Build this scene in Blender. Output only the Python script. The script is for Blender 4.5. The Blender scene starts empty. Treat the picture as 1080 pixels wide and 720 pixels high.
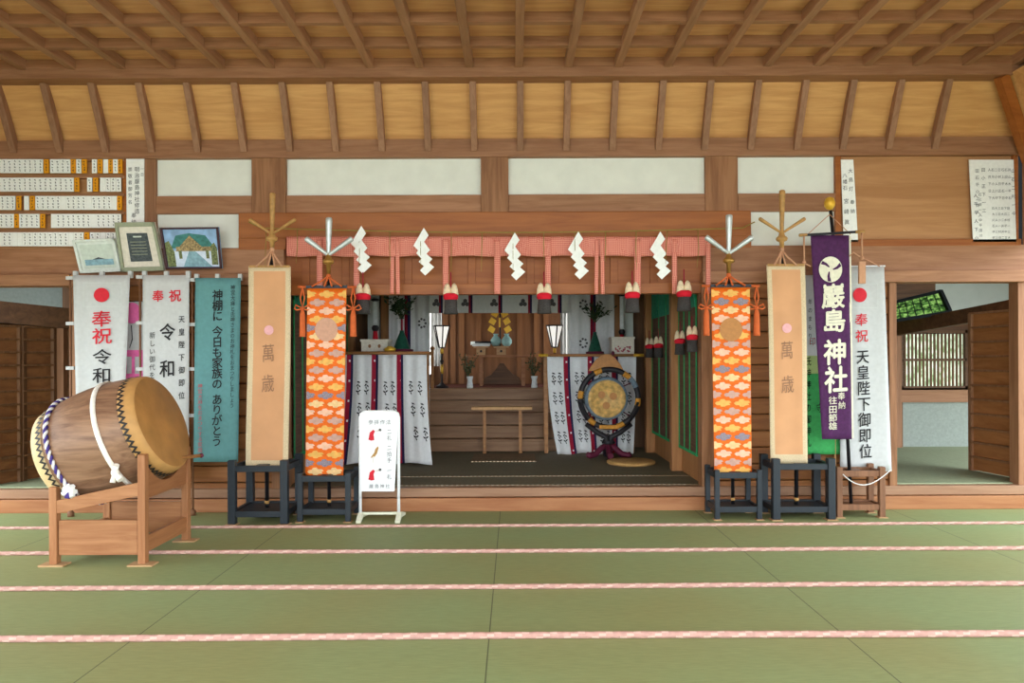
import bpy, math, random
from mathutils import Vector, Matrix
random.seed(7)
SC = bpy.context.scene
COL = SC.collection
PI = math.pi

# ------------------------------------------------------------------ camera numbers (1080 x 720 frame)
F, CX, CY, H, ROLL = 780.0, 542.0, 378.0, 1.5, 0.0044
def P(x, y, D):
    """the point of the place that stands D metres in and is seen at x, y"""
    dx, dy = x - CX, y - CY
    ux, uy = dx - ROLL * dy, dy + ROLL * dx
    return Vector((ux * D / F, D, H - uy * D / F))
def PX(x, D): return (x - CX) * D / F
def PZ(y, D): return H - (y - CY) * D / F

# ------------------------------------------------------------------ materials
def lin(c):
    return tuple(((v / 255) / 12.92 if v / 255 <= .04045 else ((v / 255 + .055) / 1.055) ** 2.4) for v in c) + (1,)
MATS = {}
def new_mat(name):
    m = bpy.data.materials.new(name); m.use_nodes = True
    nt = m.node_tree
    b = nt.nodes['Principled BSDF']
    MATS[name] = m
    return m, nt, b
def nd(nt, t, **kw):
    n = nt.nodes.new(t)
    for k, v in kw.items(): setattr(n, k, v)
    return n
def ramp(nt, stops):
    r = nd(nt, 'ShaderNodeValToRGB')
    el = r.color_ramp.elements
    while len(el) < len(stops): el.new(.5)
    for e, (p, c) in zip(el, stops): e.position = p; e.color = c
    return r
def coords(nt, scale=(1, 1, 1), rot=(0, 0, 0)):
    tc = nd(nt, 'ShaderNodeTexCoord'); mp = nd(nt, 'ShaderNodeMapping')
    mp.inputs['Scale'].default_value = scale; mp.inputs['Rotation'].default_value = rot
    nt.links.new(tc.outputs['Object'], mp.inputs['Vector'])
    return mp.outputs['Vector']
def vary(nt, col, amt):
    oi = nd(nt, 'ShaderNodeObjectInfo'); mr = nd(nt, 'ShaderNodeMapRange')
    mr.inputs['To Min'].default_value = 1 - amt; mr.inputs['To Max'].default_value = 1 + amt
    hs = nd(nt, 'ShaderNodeHueSaturation')
    nt.links.new(oi.outputs['Random'], mr.inputs['Value'])
    nt.links.new(mr.outputs['Result'], hs.inputs['Value'])
    nt.links.new(col, hs.inputs['Color'])
    return hs.outputs['Color']
def wood(name, c1, c2, axis='x', rough=.6, scale=1.0, amt=.08, contrast=.28):
    m, nt, b = new_mat(name)
    s = {'x': (1.2, 14, 14), 'y': (14, 1.2, 14), 'z': (14, 14, 1.2)}[axis]
    v = coords(nt, tuple(k * scale for k in s))
    n = nd(nt, 'ShaderNodeTexNoise'); n.inputs['Scale'].default_value = 1.6
    n.inputs['Detail'].default_value = 6; n.inputs['Roughness'].default_value = .62
    n.inputs['Distortion'].default_value = .6
    nt.links.new(v, n.inputs['Vector'])
    r = ramp(nt, [(.5 - contrast / 2, lin(c1)), (.5 + contrast / 2, lin(c2))])
    nt.links.new(n.outputs['Fac'], r.inputs['Fac'])
    nt.links.new(vary(nt, r.outputs['Color'], amt), b.inputs['Base Color'])
    b.inputs['Roughness'].default_value = rough
    b.inputs['Specular IOR Level'].default_value = .3
    bp = nd(nt, 'ShaderNodeBump'); bp.inputs['Strength'].default_value = .12; bp.inputs['Distance'].default_value = .01
    nt.links.new(n.outputs['Fac'], bp.inputs['Height']); nt.links.new(bp.outputs['Normal'], b.inputs['Normal'])
    return m
def plain(name, c, rough=.7, metal=0, amt=.04, nscale=30, spec=.3, trans=0, sheen=0):
    m, nt, b = new_mat(name)
    v = coords(nt)
    n = nd(nt, 'ShaderNodeTexNoise'); n.inputs['Scale'].default_value = nscale; n.inputs['Detail'].default_value = 4
    nt.links.new(v, n.inputs['Vector'])
    d = tuple(max(0, k * (1 - amt)) for k in c); e = tuple(min(255, k * (1 + amt)) for k in c)
    r = ramp(nt, [(.3, lin(d)), (.7, lin(e))])
    nt.links.new(n.outputs['Fac'], r.inputs['Fac']); nt.links.new(r.outputs['Color'], b.inputs['Base Color'])
    b.inputs['Roughness'].default_value = rough; b.inputs['Metallic'].default_value = metal
    b.inputs['Specular IOR Level'].default_value = spec
    if trans: b.inputs['Transmission Weight'].default_value = trans
    return m
def glow(name, stops, strength, scale=12):
    m, nt, b = new_mat(name)
    v = coords(nt)
    n = nd(nt, 'ShaderNodeTexNoise'); n.inputs['Scale'].default_value = scale; n.inputs['Detail'].default_value = 5
    nt.links.new(v, n.inputs['Vector'])
    r = ramp(nt, [(p, lin(c)) for p, c in stops])
    nt.links.new(n.outputs['Fac'], r.inputs['Fac'])
    nt.links.new(r.outputs['Color'], b.inputs['Base Color'])
    nt.links.new(r.outputs['Color'], b.inputs['Emission Color']); b.inputs['Emission Strength'].default_value = strength
    return m

wood('cove_board', (196, 140, 82), (214, 160, 100), 'x', .6, .8, .04)
wood('ceiling_board', (196, 138, 90), (216, 162, 110), 'x', .6, .8, .04)
wood('beam_x', (144, 98, 66), (166, 118, 84), 'x', .55, 1, .07)
wood('beam_y', (150, 106, 74), (172, 126, 94), 'y', .55, 1, .09)
wood('beam_z', (138, 94, 64), (158, 112, 80), 'z', .55, 1, .07)
wood('post_wood', (128, 84, 52), (156, 108, 72), 'z', .55, .55, .05, .2)
wood('rib_wood', (140, 98, 70), (160, 116, 86), 'z', .55, 1, .08)
wood('lintel_wood', (146, 82, 34), (166, 98, 44), 'x', .45, .7, .04)
wood('lintel_board', (138, 76, 34), (158, 94, 46), 'x', .5, .6, .05)
wood('honey_board', (170, 120, 76), (188, 138, 92), 'x', .5, .5, .03)
wood('step_wood', (150, 94, 58), (172, 118, 78), 'x', .4, .5, .03)
wood('step_upper', (138, 100, 74), (158, 120, 92), 'x', .45, .5, .03)
wood('siding_wood', (134, 82, 42), (160, 104, 58), 'x', .5, .6, .12)
wood('dark_wood', (84, 56, 36), (108, 74, 48), 'x', .55, .7, .08)
wood('left_board', (112, 70, 40), (138, 92, 54), 'y', .5, .6, .1)
wood('siding_wood_y', (150, 94, 52), (176, 116, 68), 'y', .5, .6, .1)
wood('dark_wood_z', (96, 66, 42), (124, 86, 56), 'z', .55, .7, .08)
wood('stand_wood', (146, 94, 58), (170, 118, 78), 'x', .5, .9, .08)
wood('stand_wood_y', (142, 90, 54), (166, 112, 72), 'y', .5, .9, .08)
wood('stand_wood_z', (152, 98, 60), (174, 120, 80), 'z', .5, .9, .08)
wood('pad_wood', (176, 138, 98), (194, 156, 114), 'x', .6, 1, .03)
wood('drum_shell', (116, 82, 62), (162, 124, 96), 'x', .38, .9, .02, .35)
wood('stair_wood', (128, 92, 64), (154, 116, 84), 'x', .5, .5, .05)
wood('altar_wood', (158, 104, 60), (180, 126, 78), 'z', .5, .6, .06)
wood('brown_stand', (112, 74, 50), (136, 94, 66), 'z', .5, .9, .06)
wood('pale_wood', (196, 148, 98), (214, 168, 116), 'z', .55, 1, .04)
wood('altar_back', (128, 82, 48), (150, 100, 62), 'z', .5, .6, .06)
wood('rail_wood', (156, 104, 58), (178, 124, 74), 'x', .45, 1, .04)
wood('blind_reed', (84, 58, 44), (108, 76, 58), 'y', .7, 1.5, .04)
plain('plaster', (226, 226, 214), .9, amt=.02, nscale=6)
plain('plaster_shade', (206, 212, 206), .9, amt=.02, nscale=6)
plain('paper', (244, 244, 238), .85, amt=.02)
plain('paper_orange', (226, 150, 22), .8, amt=.05)
plain('ink', (38, 36, 38), .8)
plain('ink_grey', (96, 94, 96), .8)
plain('vermilion', (206, 38, 52), .75)
plain('sun_red', (206, 26, 44), .75)
plain('white_cloth', (226, 226, 226), .85, amt=.02)
plain('banner_white', (192, 192, 190), .8, amt=.02)
plain('pink_print', (230, 108, 166), .8)
plain('teal_cloth', (94, 142, 142), .8, amt=.03)
plain('teal_red', (178, 84, 92), .8)
plain('purple_cloth', (74, 32, 76), .8, amt=.08)
plain('cream_print', (224, 218, 194), .8)
plain('green_cloth', (58, 152, 80), .8, amt=.06)
plain('yellow_green_cloth', (160, 178, 112), .8)
plain('peach_cloth', (206, 152, 108), .75, amt=.03, nscale=4)
plain('peach_border', (206, 184, 148), .75, amt=.08, nscale=160)
plain('embroidery', (150, 112, 84), .7)
plain('pink_disc', (226, 168, 168), .7)
plain('brocade_orange', (228, 104, 16), .65, amt=.05)
plain('cloud_cream', (232, 192, 136), .7, amt=.05)
plain('cloud_pink', (234, 184, 154), .7, amt=.05)
plain('cloud_yellow', (228, 172, 88), .7, amt=.05)
plain('cloud_mauve', (196, 154, 138), .7, amt=.05)
plain('cloud_grey', (136, 124, 132), .7, amt=.25, nscale=220)
plain('disc_rose', (200, 150, 122), .5, amt=.04)
plain('disc_gold', (180, 120, 58), .45, amt=.05)
plain('black_lacquer', (36, 42, 48), .45, amt=.06, spec=.35)
plain('black_pole', (26, 26, 30), .35)
plain('gold_metal', (176, 132, 66), .4, metal=.6, amt=.06)
plain('bamboo_gold', (180, 136, 78), .5, amt=.08)
plain('silver_metal', (206, 212, 210), .4, metal=.45, amt=.04)
plain('orange_cord', (204, 98, 48), .8)
plain('peach_cord', (196, 146, 112), .8)
plain('red_wool', (206, 24, 44), .85)
plain('cream_wool', (226, 206, 172), .85, amt=.08)
plain('black_fringe', (62, 58, 56), .9, amt=.25, nscale=120)
plain('dark_red', (150, 20, 46), .8)
plain('navy', (38, 34, 74), .8)
plain('straw', (150, 128, 62), .85)
plain('skin_head', (206, 164, 104), .55, amt=.06, nscale=9)
plain('skin_side', (190, 142, 84), .55, amt=.05, nscale=12)
plain('drum_face', (164, 116, 62), .42, amt=.10, nscale=5)
plain('tack_black', (48, 42, 38), .5)
plain('rope_white', (230, 228, 224), .85)
plain('rope_purple', (74, 58, 128), .85)
plain('strap_white', (236, 230, 218), .85)
plain('white_enamel', (240, 240, 240), .4, amt=.01)
plain('cream_metal', (222, 222, 198), .5)
plain('green_hem', (44, 156, 92), .8)
plain('green_silk', (42, 138, 106), .8, amt=.1)
plain('green_vase', (32, 78, 62), .35, amt=.15)
plain('leaf_green', (44, 66, 40), .6, amt=.3, nscale=40)
plain('leaf_olive', (70, 76, 46), .6, amt=.3, nscale=40)
plain('porcelain', (222, 226, 226), .25)
plain('aqua_cloth', (150, 190, 190), .6)
plain('carpet_grey', (112, 104, 82), .9, amt=.04)
plain('red_carpet', (92, 44, 34), .9)
plain('straw_mat', (196, 152, 92), .8, amt=.08, nscale=60)
plain('mat_brown', (128, 104, 78), .9, amt=.08)
plain('mat_thread', (150, 138, 118), .9)
plain('plaster_dimmed', (132, 138, 132), .9)  # same plaster with the left doorway's dimness put into its colour
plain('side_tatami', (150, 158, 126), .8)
plain('side_plaster_dimmed', (150, 156, 148), .9)  # plaster darkened in its colour, standing in for dimmer light in the room
plain('skin_pale', (214, 186, 138), .55, amt=.05, nscale=12)
plain('void_dark', (26, 30, 34), .7)
plain('frame_white', (214, 218, 210), .6)
plain('frame_olive', (150, 154, 128), .5)
plain('frame_plum', (66, 36, 44), .45)
plain('mount_cream', (222, 212, 196), .8)
plain('slate_print', (72, 78, 80), .7, amt=.2, nscale=50)
plain('sky_print', (140, 170, 204), .7, amt=.1, nscale=14)
plain('roof_print', (62, 118, 112), .7, amt=.12)
plain('snow_print', (206, 216, 232), .7)
plain('earth_print', (140, 120, 84), .7, amt=.35, nscale=60)
plain('tree_print', (104, 110, 72), .7, amt=.35, nscale=60)
plain('sea_print', (132, 166, 178), .7, amt=.12)
plain('pale_print', (198, 206, 194), .7)
plain('gong_gold', (202, 160, 92), .5, amt=.18, nscale=18)
plain('gong_blue', (110, 126, 138), .6, amt=.15)
plain('gong_black', (38, 34, 38), .5)
plain('gong_amber', (204, 140, 46), .55, amt=.12)
plain('wine_red', (96, 28, 52), .6)
plain('gravel', (176, 172, 162), .95, amt=.12, nscale=3)
plain('gold_leaf', (226, 176, 58), .35, metal=.3)
plain('rope_pink', (190, 146, 134), .85, amt=.06)
plain('rope_cream', (208, 172, 158), .85, amt=.04)
glow('daylight_pane', [(.36, (120, 146, 100)), (.5, (196, 214, 184)), (.7, (232, 240, 226))], .62, 11)
glow('daylight_bright', [(.35, (236, 240, 232)), (.7, (255, 255, 250))], 1.25, 5)
glow('foliage_pane', [(.38, (20, 44, 16)), (.5, (70, 112, 48)), (.66, (150, 188, 104))], .4, 22)
glow('lantern_glass', [(.3, (250, 246, 236)), (.7, (255, 252, 246))], .3, 5)

def pink_silk():
    m, nt, b = new_mat('pink_silk')
    v = coords(nt, (1, 1, 1), (0, PI / 4, 0))
    k = nd(nt, 'ShaderNodeTexChecker'); k.inputs['Scale'].default_value = 80
    k.inputs['Color1'].default_value = lin((204, 104, 86)); k.inputs['Color2'].default_value = lin((226, 150, 128))
    nt.links.new(v, k.inputs['Vector']); nt.links.new(k.outputs['Color'], b.inputs['Base Color'])
    b.inputs['Roughness'].default_value = .7
pink_silk()

def tatami():
    m, nt, b = new_mat('tatami')
    v = coords(nt, (6, 90, 1))
    n = nd(nt, 'ShaderNodeTexNoise'); n.inputs['Scale'].default_value = 2; n.inputs['Detail'].default_value = 5
    nt.links.new(v, n.inputs['Vector'])
    r = ramp(nt, [(.35, lin((136, 148, 102))), (.65, lin((148, 160, 114)))])
    nt.links.new(n.outputs['Fac'], r.inputs['Fac'])
    n2 = nd(nt, 'ShaderNodeTexNoise'); n2.inputs['Scale'].default_value = .55; n2.inputs['Detail'].default_value = 2
    nt.links.new(coords(nt), n2.inputs['Vector'])
    r2 = ramp(nt, [(.4, lin((246, 250, 244))), (.62, lin((255, 240, 226)))])
    nt.links.new(n2.outputs['Fac'], r2.inputs['Fac'])
    mx = nd(nt, 'ShaderNodeMix', data_type='RGBA', blend_type='MULTIPLY'); mx.inputs['Factor'].default_value = 1
    nt.links.new(r.outputs['Color'], mx.inputs['A']); nt.links.new(r2.outputs['Color'], mx.inputs['B'])
    # seams between the mats
    tc = nd(nt, 'ShaderNodeTexCoord'); sp = nd(nt, 'ShaderNodeSeparateXYZ'); nt.links.new(tc.outputs['Object'], sp.inputs[0])
    def mth(op, a, bb):
        q = nd(nt, 'ShaderNodeMath', operation=op)
        for i, s in enumerate((a, bb)):
            if isinstance(s, (int, float)): q.inputs[i].default_value = s
            else: nt.links.new(s, q.inputs[i])
        return q.outputs[0]
    s = mth('ADD', sp.outputs['X'], 20.14 - .96 - .48 * 0)
    s = mth('MODULO', s, 1.915)
    off = (20.14 - .96 - .14) % 1.915
    s = mth('SUBTRACT', s, off); s = mth('ABSOLUTE', s, 0)
    s = mth('LESS_THAN', s, .0035)
    s = mth('MULTIPLY', s, .8)
    m2 = nd(nt, 'ShaderNodeMix', data_type='RGBA'); m2.inputs['B'].default_value = lin((70, 72, 52))
    nt.links.new(s, m2.inputs['Factor']); nt.links.new(mx.outputs['Result'], m2.inputs['A'])
    nt.links.new(m2.outputs['Result'], b.inputs['Base Color'])
    b.inputs['Roughness'].default_value = .62; b.inputs['Specular IOR Level'].default_value = .35
tatami()

# ------------------------------------------------------------------ mesh builder
class B:
    def __init__(s): s.v = []; s.f = []; s.m = []; s.s = []
    def add(s, vs, fs, m=0, smooth=False):
        o = len(s.v); s.v += [Vector(q) for q in vs]
        for f in fs: s.f.append([o + i for i in f]); s.m.append(m); s.s.append(smooth)
        return s
    def box(s, x0, x1, y0, y1, z0, z1, m=0):
        v = [(x, y, z) for z in (z0, z1) for y in (y0, y1) for x in (x0, x1)]
        return s.add(v, [(0, 2, 3, 1), (4, 5, 7, 6), (0, 1, 5, 4), (2, 6, 7, 3), (0, 4, 6, 2), (1, 3, 7, 5)], m)
    def beam(s, p0, p1, w, h, up=(0, 0, 1), m=0, w1=None, h1=None):
        p0, p1 = Vector(p0), Vector(p1); d = (p1 - p0).normalized(); u = Vector(up)
        a = d.cross(u).normalized(); u = a.cross(d).normalized()
        w1 = w if w1 is None else w1; h1 = h if h1 is None else h1
        v = []
        for p, ww, hh in ((p0, w, h), (p1, w1, h1)):
            v += [p - a * ww / 2 - u * hh / 2, p + a * ww / 2 - u * hh / 2, p + a * ww / 2 + u * hh / 2, p - a * ww / 2 + u * hh / 2]
        return s.add(v, [(0, 1, 2, 3), (7, 6, 5, 4), (0, 4, 5, 1), (1, 5, 6, 2), (2, 6, 7, 3), (3, 7, 4, 0)], m)
    def tube(s, pts, r, n=8, m=0, mfn=None, closed=False):
        pts = [Vector(q) for q in pts]; N = len(pts)
        rs = r if isinstance(r, (list, tuple)) else [r] * N
        ref = None; v = []
        for i, p in enumerate(pts):
            a = pts[(i - 1) % N] if (closed or i) else p
            c = pts[(i + 1) % N] if (closed or i < N - 1) else p
            t = (c - a).normalized()
            if ref is None:
                ref = t.orthogonal().normalized()
            ref = (ref - t * ref.dot(t)).normalized()
            w = t.cross(ref)
            v += [p + (ref * math.cos(2 * PI * k / n) + w * math.sin(2 * PI * k / n)) * rs[i] for k in range(n)]
        o = len(s.v); s.v += v
        M = N if closed else N - 1
        for i in range(M):
            for k in range(n):
                j = (i + 1) % N
                s.f.append([o + i * n + k, o + i * n + (k + 1) % n, o + j * n + (k + 1) % n, o + j * n + k])
                s.m.append(mfn(i, k) if mfn else m); s.s.append(True)
        if not closed:
            s.f.append([o + k for k in range(n)][::-1]); s.m.append(m); s.s.append(False)
            s.f.append([o + (N - 1) * n + k for k in range(n)]); s.m.append(m); s.s.append(False)
        return s
    def lathe(s, prof, c, axis=(0, 0, 1), n=20, m=0, smooth=True, mats=None):
        c = Vector(c); ax = Vector(axis).normalized(); e = ax.orthogonal().normalized(); g = ax.cross(e)
        v = []
        for r, h in prof:
            v += [c + ax * h + (e * math.cos(2 * PI * k / n) + g * math.sin(2 * PI * k / n)) * r for k in range(n)]
        o = len(s.v); s.v += v
        for i in range(len(prof) - 1):
            for k in range(n):
                s.f.append([o + i * n + k, o + i * n + (k + 1) % n, o + (i + 1) * n + (k + 1) % n, o + (i + 1) * n + k])
                s.m.append(mats[i] if mats else m); s.s.append(smooth)
        s.f.append([o + k for k in range(n)][::-1]); s.m.append(mats[0] if mats else m); s.s.append(False)
        s.f.append([o + (len(prof) - 1) * n + k for k in range(n)]); s.m.append(mats[-1] if mats else m); s.s.append(False)
        return s
    def ball(s, c, r, m=0, n=12, sq=(1, 1, 1)):
        c = Vector(c); k = 7; v = []; o = len(s.v)
        for i in range(k + 1):
            t = PI * i / k
            for j in range(n):
                a = 2 * PI * j / n
                v.append(c + Vector((r * sq[0] * math.sin(t) * math.cos(a), r * sq[1] * math.sin(t) * math.sin(a), r * sq[2] * math.cos(t))))
        fs = [(i * n + j, (i + 1) * n + j, (i + 1) * n + (j + 1) % n, i * n + (j + 1) % n) for i in range(k) for j in range(n)]
        return s.add(v, fs, m, True)
    def sheet(s, S, nu, nv, off=(0, .004, 0), m=0, mfn=None, smooth=True):
        """cloth: a front and a back skin and its edges"""
        off = Vector(off); o = len(s.v); W = nu + 1
        fr = [Vector(S(i / nu, j / nv)) for j in range(nv + 1) for i in range(nu + 1)]
        s.v += fr + [q + off for q in fr]; K = len(fr)
        for j in range(nv):
            for i in range(nu):
                a = o + j * W + i; q = [a, a + W, a + W + 1, a + 1]; mm = mfn((i + .5) / nu, (j + .5) / nv) if mfn else m
                s.f.append(q); s.m.append(mm); s.s.append(smooth)
                s.f.append([k + K for k in q[::-1]]); s.m.append(mm); s.s.append(smooth)
        edge = [o + i for i in range(W)] + [o + j * W + nu for j in range(1, nv + 1)] + [o + nv * W + i for i in range(nu - 1, -1, -1)] + [o + j * W for j in range(nv - 1, 0, -1)]
        for a, b in zip(edge, edge[1:] + edge[:1]):
            s.f.append([a, b, b + K, a + K]); s.m.append(m if not mfn else s.m[-1]); s.s.append(False)
        return s
    def prism(s, pts, off, m=0):
        pts = [Vector(q) for q in pts]; off = Vector(off); n = len(pts)
        v = pts + [q + off for q in pts]
        return s.add(v, [tuple(range(n)), tuple(range(2 * n - 1, n - 1, -1))] + [(i, i + n, (i + 1) % n + n, (i + 1) % n) for i in range(n)], m)
    def flat(s, pts, m=0): return s.add(pts, [tuple(range(len(pts)))], m)

def make_mesh(name, b, mats, origin, bevel):
    me = bpy.data.meshes.new(name)
    me.from_pydata([tuple(q - origin) for q in b.v], [], b.f)
    for k in mats: me.materials.append(MATS[k])
    for p, mm, ss in zip(me.polygons, b.m, b.s): p.material_index = mm; p.use_smooth = ss
    me.update()
    o = bpy.data.objects.new(name, me); COL.objects.link(o)
    if bevel:
        md = o.modifiers.new('edge', 'BEVEL'); md.width = bevel; md.segments = 2; md.limit_method = 'ANGLE'
    return o
def tag(o, label, cat, group=None, kind=None):
    if label: o['label'] = label
    if cat: o['category'] = cat
    if group: o['group'] = group
    if kind: o['kind'] = kind
    return o
ORG = {}
def root(name, label, cat, loc, group=None, kind=None):
    o = bpy.data.objects.new(name, None); o.empty_display_size = .1; COL.objects.link(o); o.location = loc
    ORG[o.name] = Vector(loc)
    return tag(o, label, cat, group, kind)
def part(name, b, mats, parent, label=None, bevel=0):
    mats = [mats] if isinstance(mats, str) else mats
    o = make_mesh(name, b, mats, ORG[parent.name], bevel); o.parent = parent; ORG[o.name] = ORG[parent.name]
    if label: o['label'] = label
    return o
def solo(name, b, mats, label, cat, group=None, kind=None, bevel=0):
    mats = [mats] if isinstance(mats, str) else mats
    xs = [q.x for q in b.v]; ys = [q.y for q in b.v]; zs = [q.z for q in b.v]
    g = Vector(((min(xs) + max(xs)) / 2, (min(ys) + max(ys)) / 2, min(zs)))
    o = make_mesh(name, b, mats, g, bevel); o.location = g; ORG[o.name] = g
    return tag(o, label, cat, group, kind)
def dup(o, loc, label=None, group=None, scale=None):
    """a thing with its parts and their sub-parts, at another place"""
    c = o.copy(); COL.objects.link(c); c.location = loc; ORG[c.name] = Vector(loc)
    if label: c['label'] = label
    if group: c['group'] = group
    if scale: c.scale = scale
    for ch in o.children:
        d = ch.copy(); COL.objects.link(d); d.parent = c
        for g in ch.children:
            e = g.copy(); COL.objects.link(e); e.parent = d
    return c
def structure(name, b, mats, label, bevel=0): return solo(name, b, mats, label, None, None, 'structure', bevel)

# ------------------------------------------------------------------ writing
_g = {}
def glyph(ch, bold=.0):
    k = (ch, bold)
    if k not in _g:
        c = bpy.data.curves.new('glyph', 'FONT'); c.body = ch; c.offset = bold; c.resolution_u = 2
        o = bpy.data.objects.new('glyph', c); COL.objects.link(o)
        bpy.context.view_layer.update()
        me = bpy.data.meshes.new_from_object(o.evaluated_get(bpy.context.evaluated_depsgraph_get()))
        _g[k] = ([tuple(q.co) for q in me.vertices], [tuple(p.vertices) for p in me.polygons])
        bpy.data.objects.remove(o); bpy.data.curves.remove(c); bpy.data.meshes.remove(me)
    return _g[k]
def write(b, fn, ch, cx, cy, sx, sy=None, m=0, bold=.006, slant=0):
    """one character; fn takes a point of the drawing to the surface"""
    sy = sy or sx
    vs, fs = glyph(ch)
    w = max(bold, 0) * .9
    for ox, oy in (((-w, 0), (w, 0), (0, -w), (0, w)) if w > .004 else ((0, 0),)):
        b.add([fn(cx + (x - .5 + ox) * sx + (y - .38) * slant * sx, cy - (y - .38 + oy) * sy - (x - .5) * .06 * sy) for x, y, z in vs], fs, m)
def column(b, fn, text, cx, y0, pitch, sx, sy=None, m=0, bold=.006, dx=0):
    y = y0
    for ch in text:
        if ch != ' ':
            write(b, fn, ch, cx + dx * (y - y0), y, sx, sy, m, bold); y += pitch
        else: y += pitch * .5
def disc_pts(cx, cy, rx, ry=None, n=28, a0=0, a1=2 * PI):
    ry = ry or rx
    return [(cx + rx * math.cos(a0 + (a1 - a0) * k / n), cy + ry * math.sin(a0 + (a1 - a0) * k / n)) for k in range(n)]
def shape(b, fn, pts, m): b.flat([fn(x, y) for x, y in pts], m)

# ================================================================== SETTING
FZ = .222           # the inner floor
WF = 7.31           # face of the front wall timbers
b = B(); b.box(-6.2, 6.2, -2.5, 7.29, -.12, 0)
structure('floor', b, ['tatami'], 'olive green tatami floor of the worship hall')
b = B(); b.box(-60, 60, -60, 40, -.62, -.5)
structure('trim_1', b, ['gravel'], 'pale gravel ground around the hall')
b = B(); b.box(-7.5, 8.5, 7.39, 13.2, .1, FZ)
structure('trim_2', b, ['carpet_grey'], 'grey green carpeted inner floor')
inner = bpy.data.objects['trim_2']
for D_, x0, x1 in ((8.02, -1.2, 1.5), (7.45, -1.3, 1.75)):
    b = B(); b.box(-2.2, 1.9, D_ - .008, D_ + .008, FZ, FZ + .006, 0)
    for k in range(60):
        a = x0 + (x1 - x0) * k / 60; b.box(a, a + .022, D_ - .012, D_ + .012, FZ, FZ + .009, 1)
    part('mat_edge', b, ['mat_brown', 'mat_thread'], inner)
b = B(); b.box(2.06, 8.5, 7.42, 10.6, FZ, FZ + .012); structure('trim_21', b, ['side_tatami'], 'green tatami floor of the right side room')
b = B(); b.box(-7.4, -2.45, 7.42, 10.6, FZ, FZ + .012); structure('trim_22', b, ['side_tatami'], 'green tatami floor of the left side room')
r = root('trim_3', 'two tier wooden step below the front wall', None, (0, 7.29, 0), kind='structure')
b = B(); b.box(-6.2, 6.2, 7.27, 7.39, 0, .130); part('lower_riser', b, 'step_wood', r, bevel=.006)
b = B(); b.box(-6.2, 6.2, 7.305, 7.41, .136, FZ + .003); part('upper_riser', b, 'step_upper', r, bevel=.006)

# ---- ceiling
CZ = 4.305
ceil = root('ceiling', 'coffered timber ceiling with coved lower edge', None, (0, 6, 4.4), kind='structure')
b = B(); b.box(-5.6, 5.6, -1.5, 7.4, CZ, 4.42); part('ceiling_board', b, 'ceiling_board', ceil)
J0, JS = .06, .463

for k in range(-11, 11):
    x = J0 + k * JS
    b = B(); b.box(x - .036, x + .036, 3.2, 6.92, 4.213, CZ); part('joist', b, 'beam_y', ceil, bevel=.004)
for k in range(0, 8):
    y = 6.92 - .455 * k
    b = B(); b.box(-5.2, 5.2, y - .03, y + .03, 4.222, CZ); part('crossbar', b, 'beam_x', ceil)
b = B(); b.box(-5.6, 5.6, 6.90, 7.11, 4.13, 4.345); part('cornice_beam', b, 'beam_x', ceil, bevel=.005)
CT, CB = (7.05, 4.165), (7.34, PZ(148, 7.34))
b = B(); b.prism([(-5.7, CT[0], CT[1]), (5.0, CT[0], CT[1]), (5.0, CB[0], CB[1]), (-5.7, CB[0], CB[1])], (0, .02, .012)); part('cove_board', b, 'cove_board', ceil)
for k in range(-12, 11):
    x = 1.886 + (k - 4) * .4535
    if x > 4.6 or x < -5.5: continue
    b = B(); b.beam((x, CT[0] - .02, CT[1] + .02), (x, CB[0] - .035, PZ(158, 7.29)), .062, .075, up=(0, -1, 0)); part('cove_rib', b, 'rib_wood', ceil, bevel=.004)
# right-hand return of the cove with its hip
b = B(); b.beam(P(1056, 80, 6.95), P(1086, 170, 7.25), .09, .09, up=(0, -1, 0)); part('hip_rafter', b, 'lintel_wood', ceil)
b = B(); b.prism([(4.66, 2.5, 4.15), (4.66, 6.95, 4.15), (4.99, 7.29, 3.6), (4.99, 2.5, 3.6)], (.02, 0, .012)); part('cove_board', b, 'cove_board', ceil)

# ---- front wall
wall = root('wall_back', 'timber and white plaster front wall of the sanctuary', None, (0, 7.39, FZ), kind='structure')
def wbox(name, x0, x1, y0, y1, mat, D=WF, t=.12, bevel=.004):
    b = B(); b.box(PX(x0, D), PX(x1, D), D, D + t, PZ(y1, D), PZ(y0, D)); return part(name, b, mat, wall, bevel=bevel)
wbox('wall_plate', -60, 1082, 146, 165, 'beam_x', 7.29, .2)
for x0, x1 in ((165, 266), (302, 508), (537, 745), (779, 883)):
    wbox('plaster_panel', x0 - 2, x1 + 2, 165, 207, 'plaster', 7.365, .05, 0)
    wbox('rail', x0, x1, 205, 224, 'beam_x', 7.33, .1)
for x0, x1 in ((266, 302), (508, 537), (745, 779)):
    wbox('post', x0, x1, 165, 224, 'post_wood', WF, .16)
wbox('post', 153, 165, 166, 264, 'beam_z', 7.325, .1)
wbox('post', 882, 888, 165, 258, 'lintel_wood', 7.325, .1)
wbox('plaster_panel', 163, 254, 222, 264, 'plaster', 7.365, .05, 0)
wbox('plaster_panel', 791, 884, 222, 262, 'plaster', 7.365, .05, 0)
wbox('lintel_beam', 252, 793, 223, 250, 'lintel_wood', 7.305, .16, .008)
wbox('lintel_board', 300, 742, 249, 301, 'lintel_board', 7.39, .04, 0)
wbox('post', 252, 302, 249, 262, 'lintel_wood', 7.315, .14)
wbox('post', 741, 793, 249, 262, 'lintel_wood', 7.315, .14)
wbox('lower_lintel', 298, 744, 299, 310, 'lintel_wood', 7.35, .12)
for x in (323, 365, 431, 498, 560, 586, 648, 690): wbox('strut', x - 4, x + 4, 250, 300, 'lintel_board', 7.375, .04)
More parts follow.
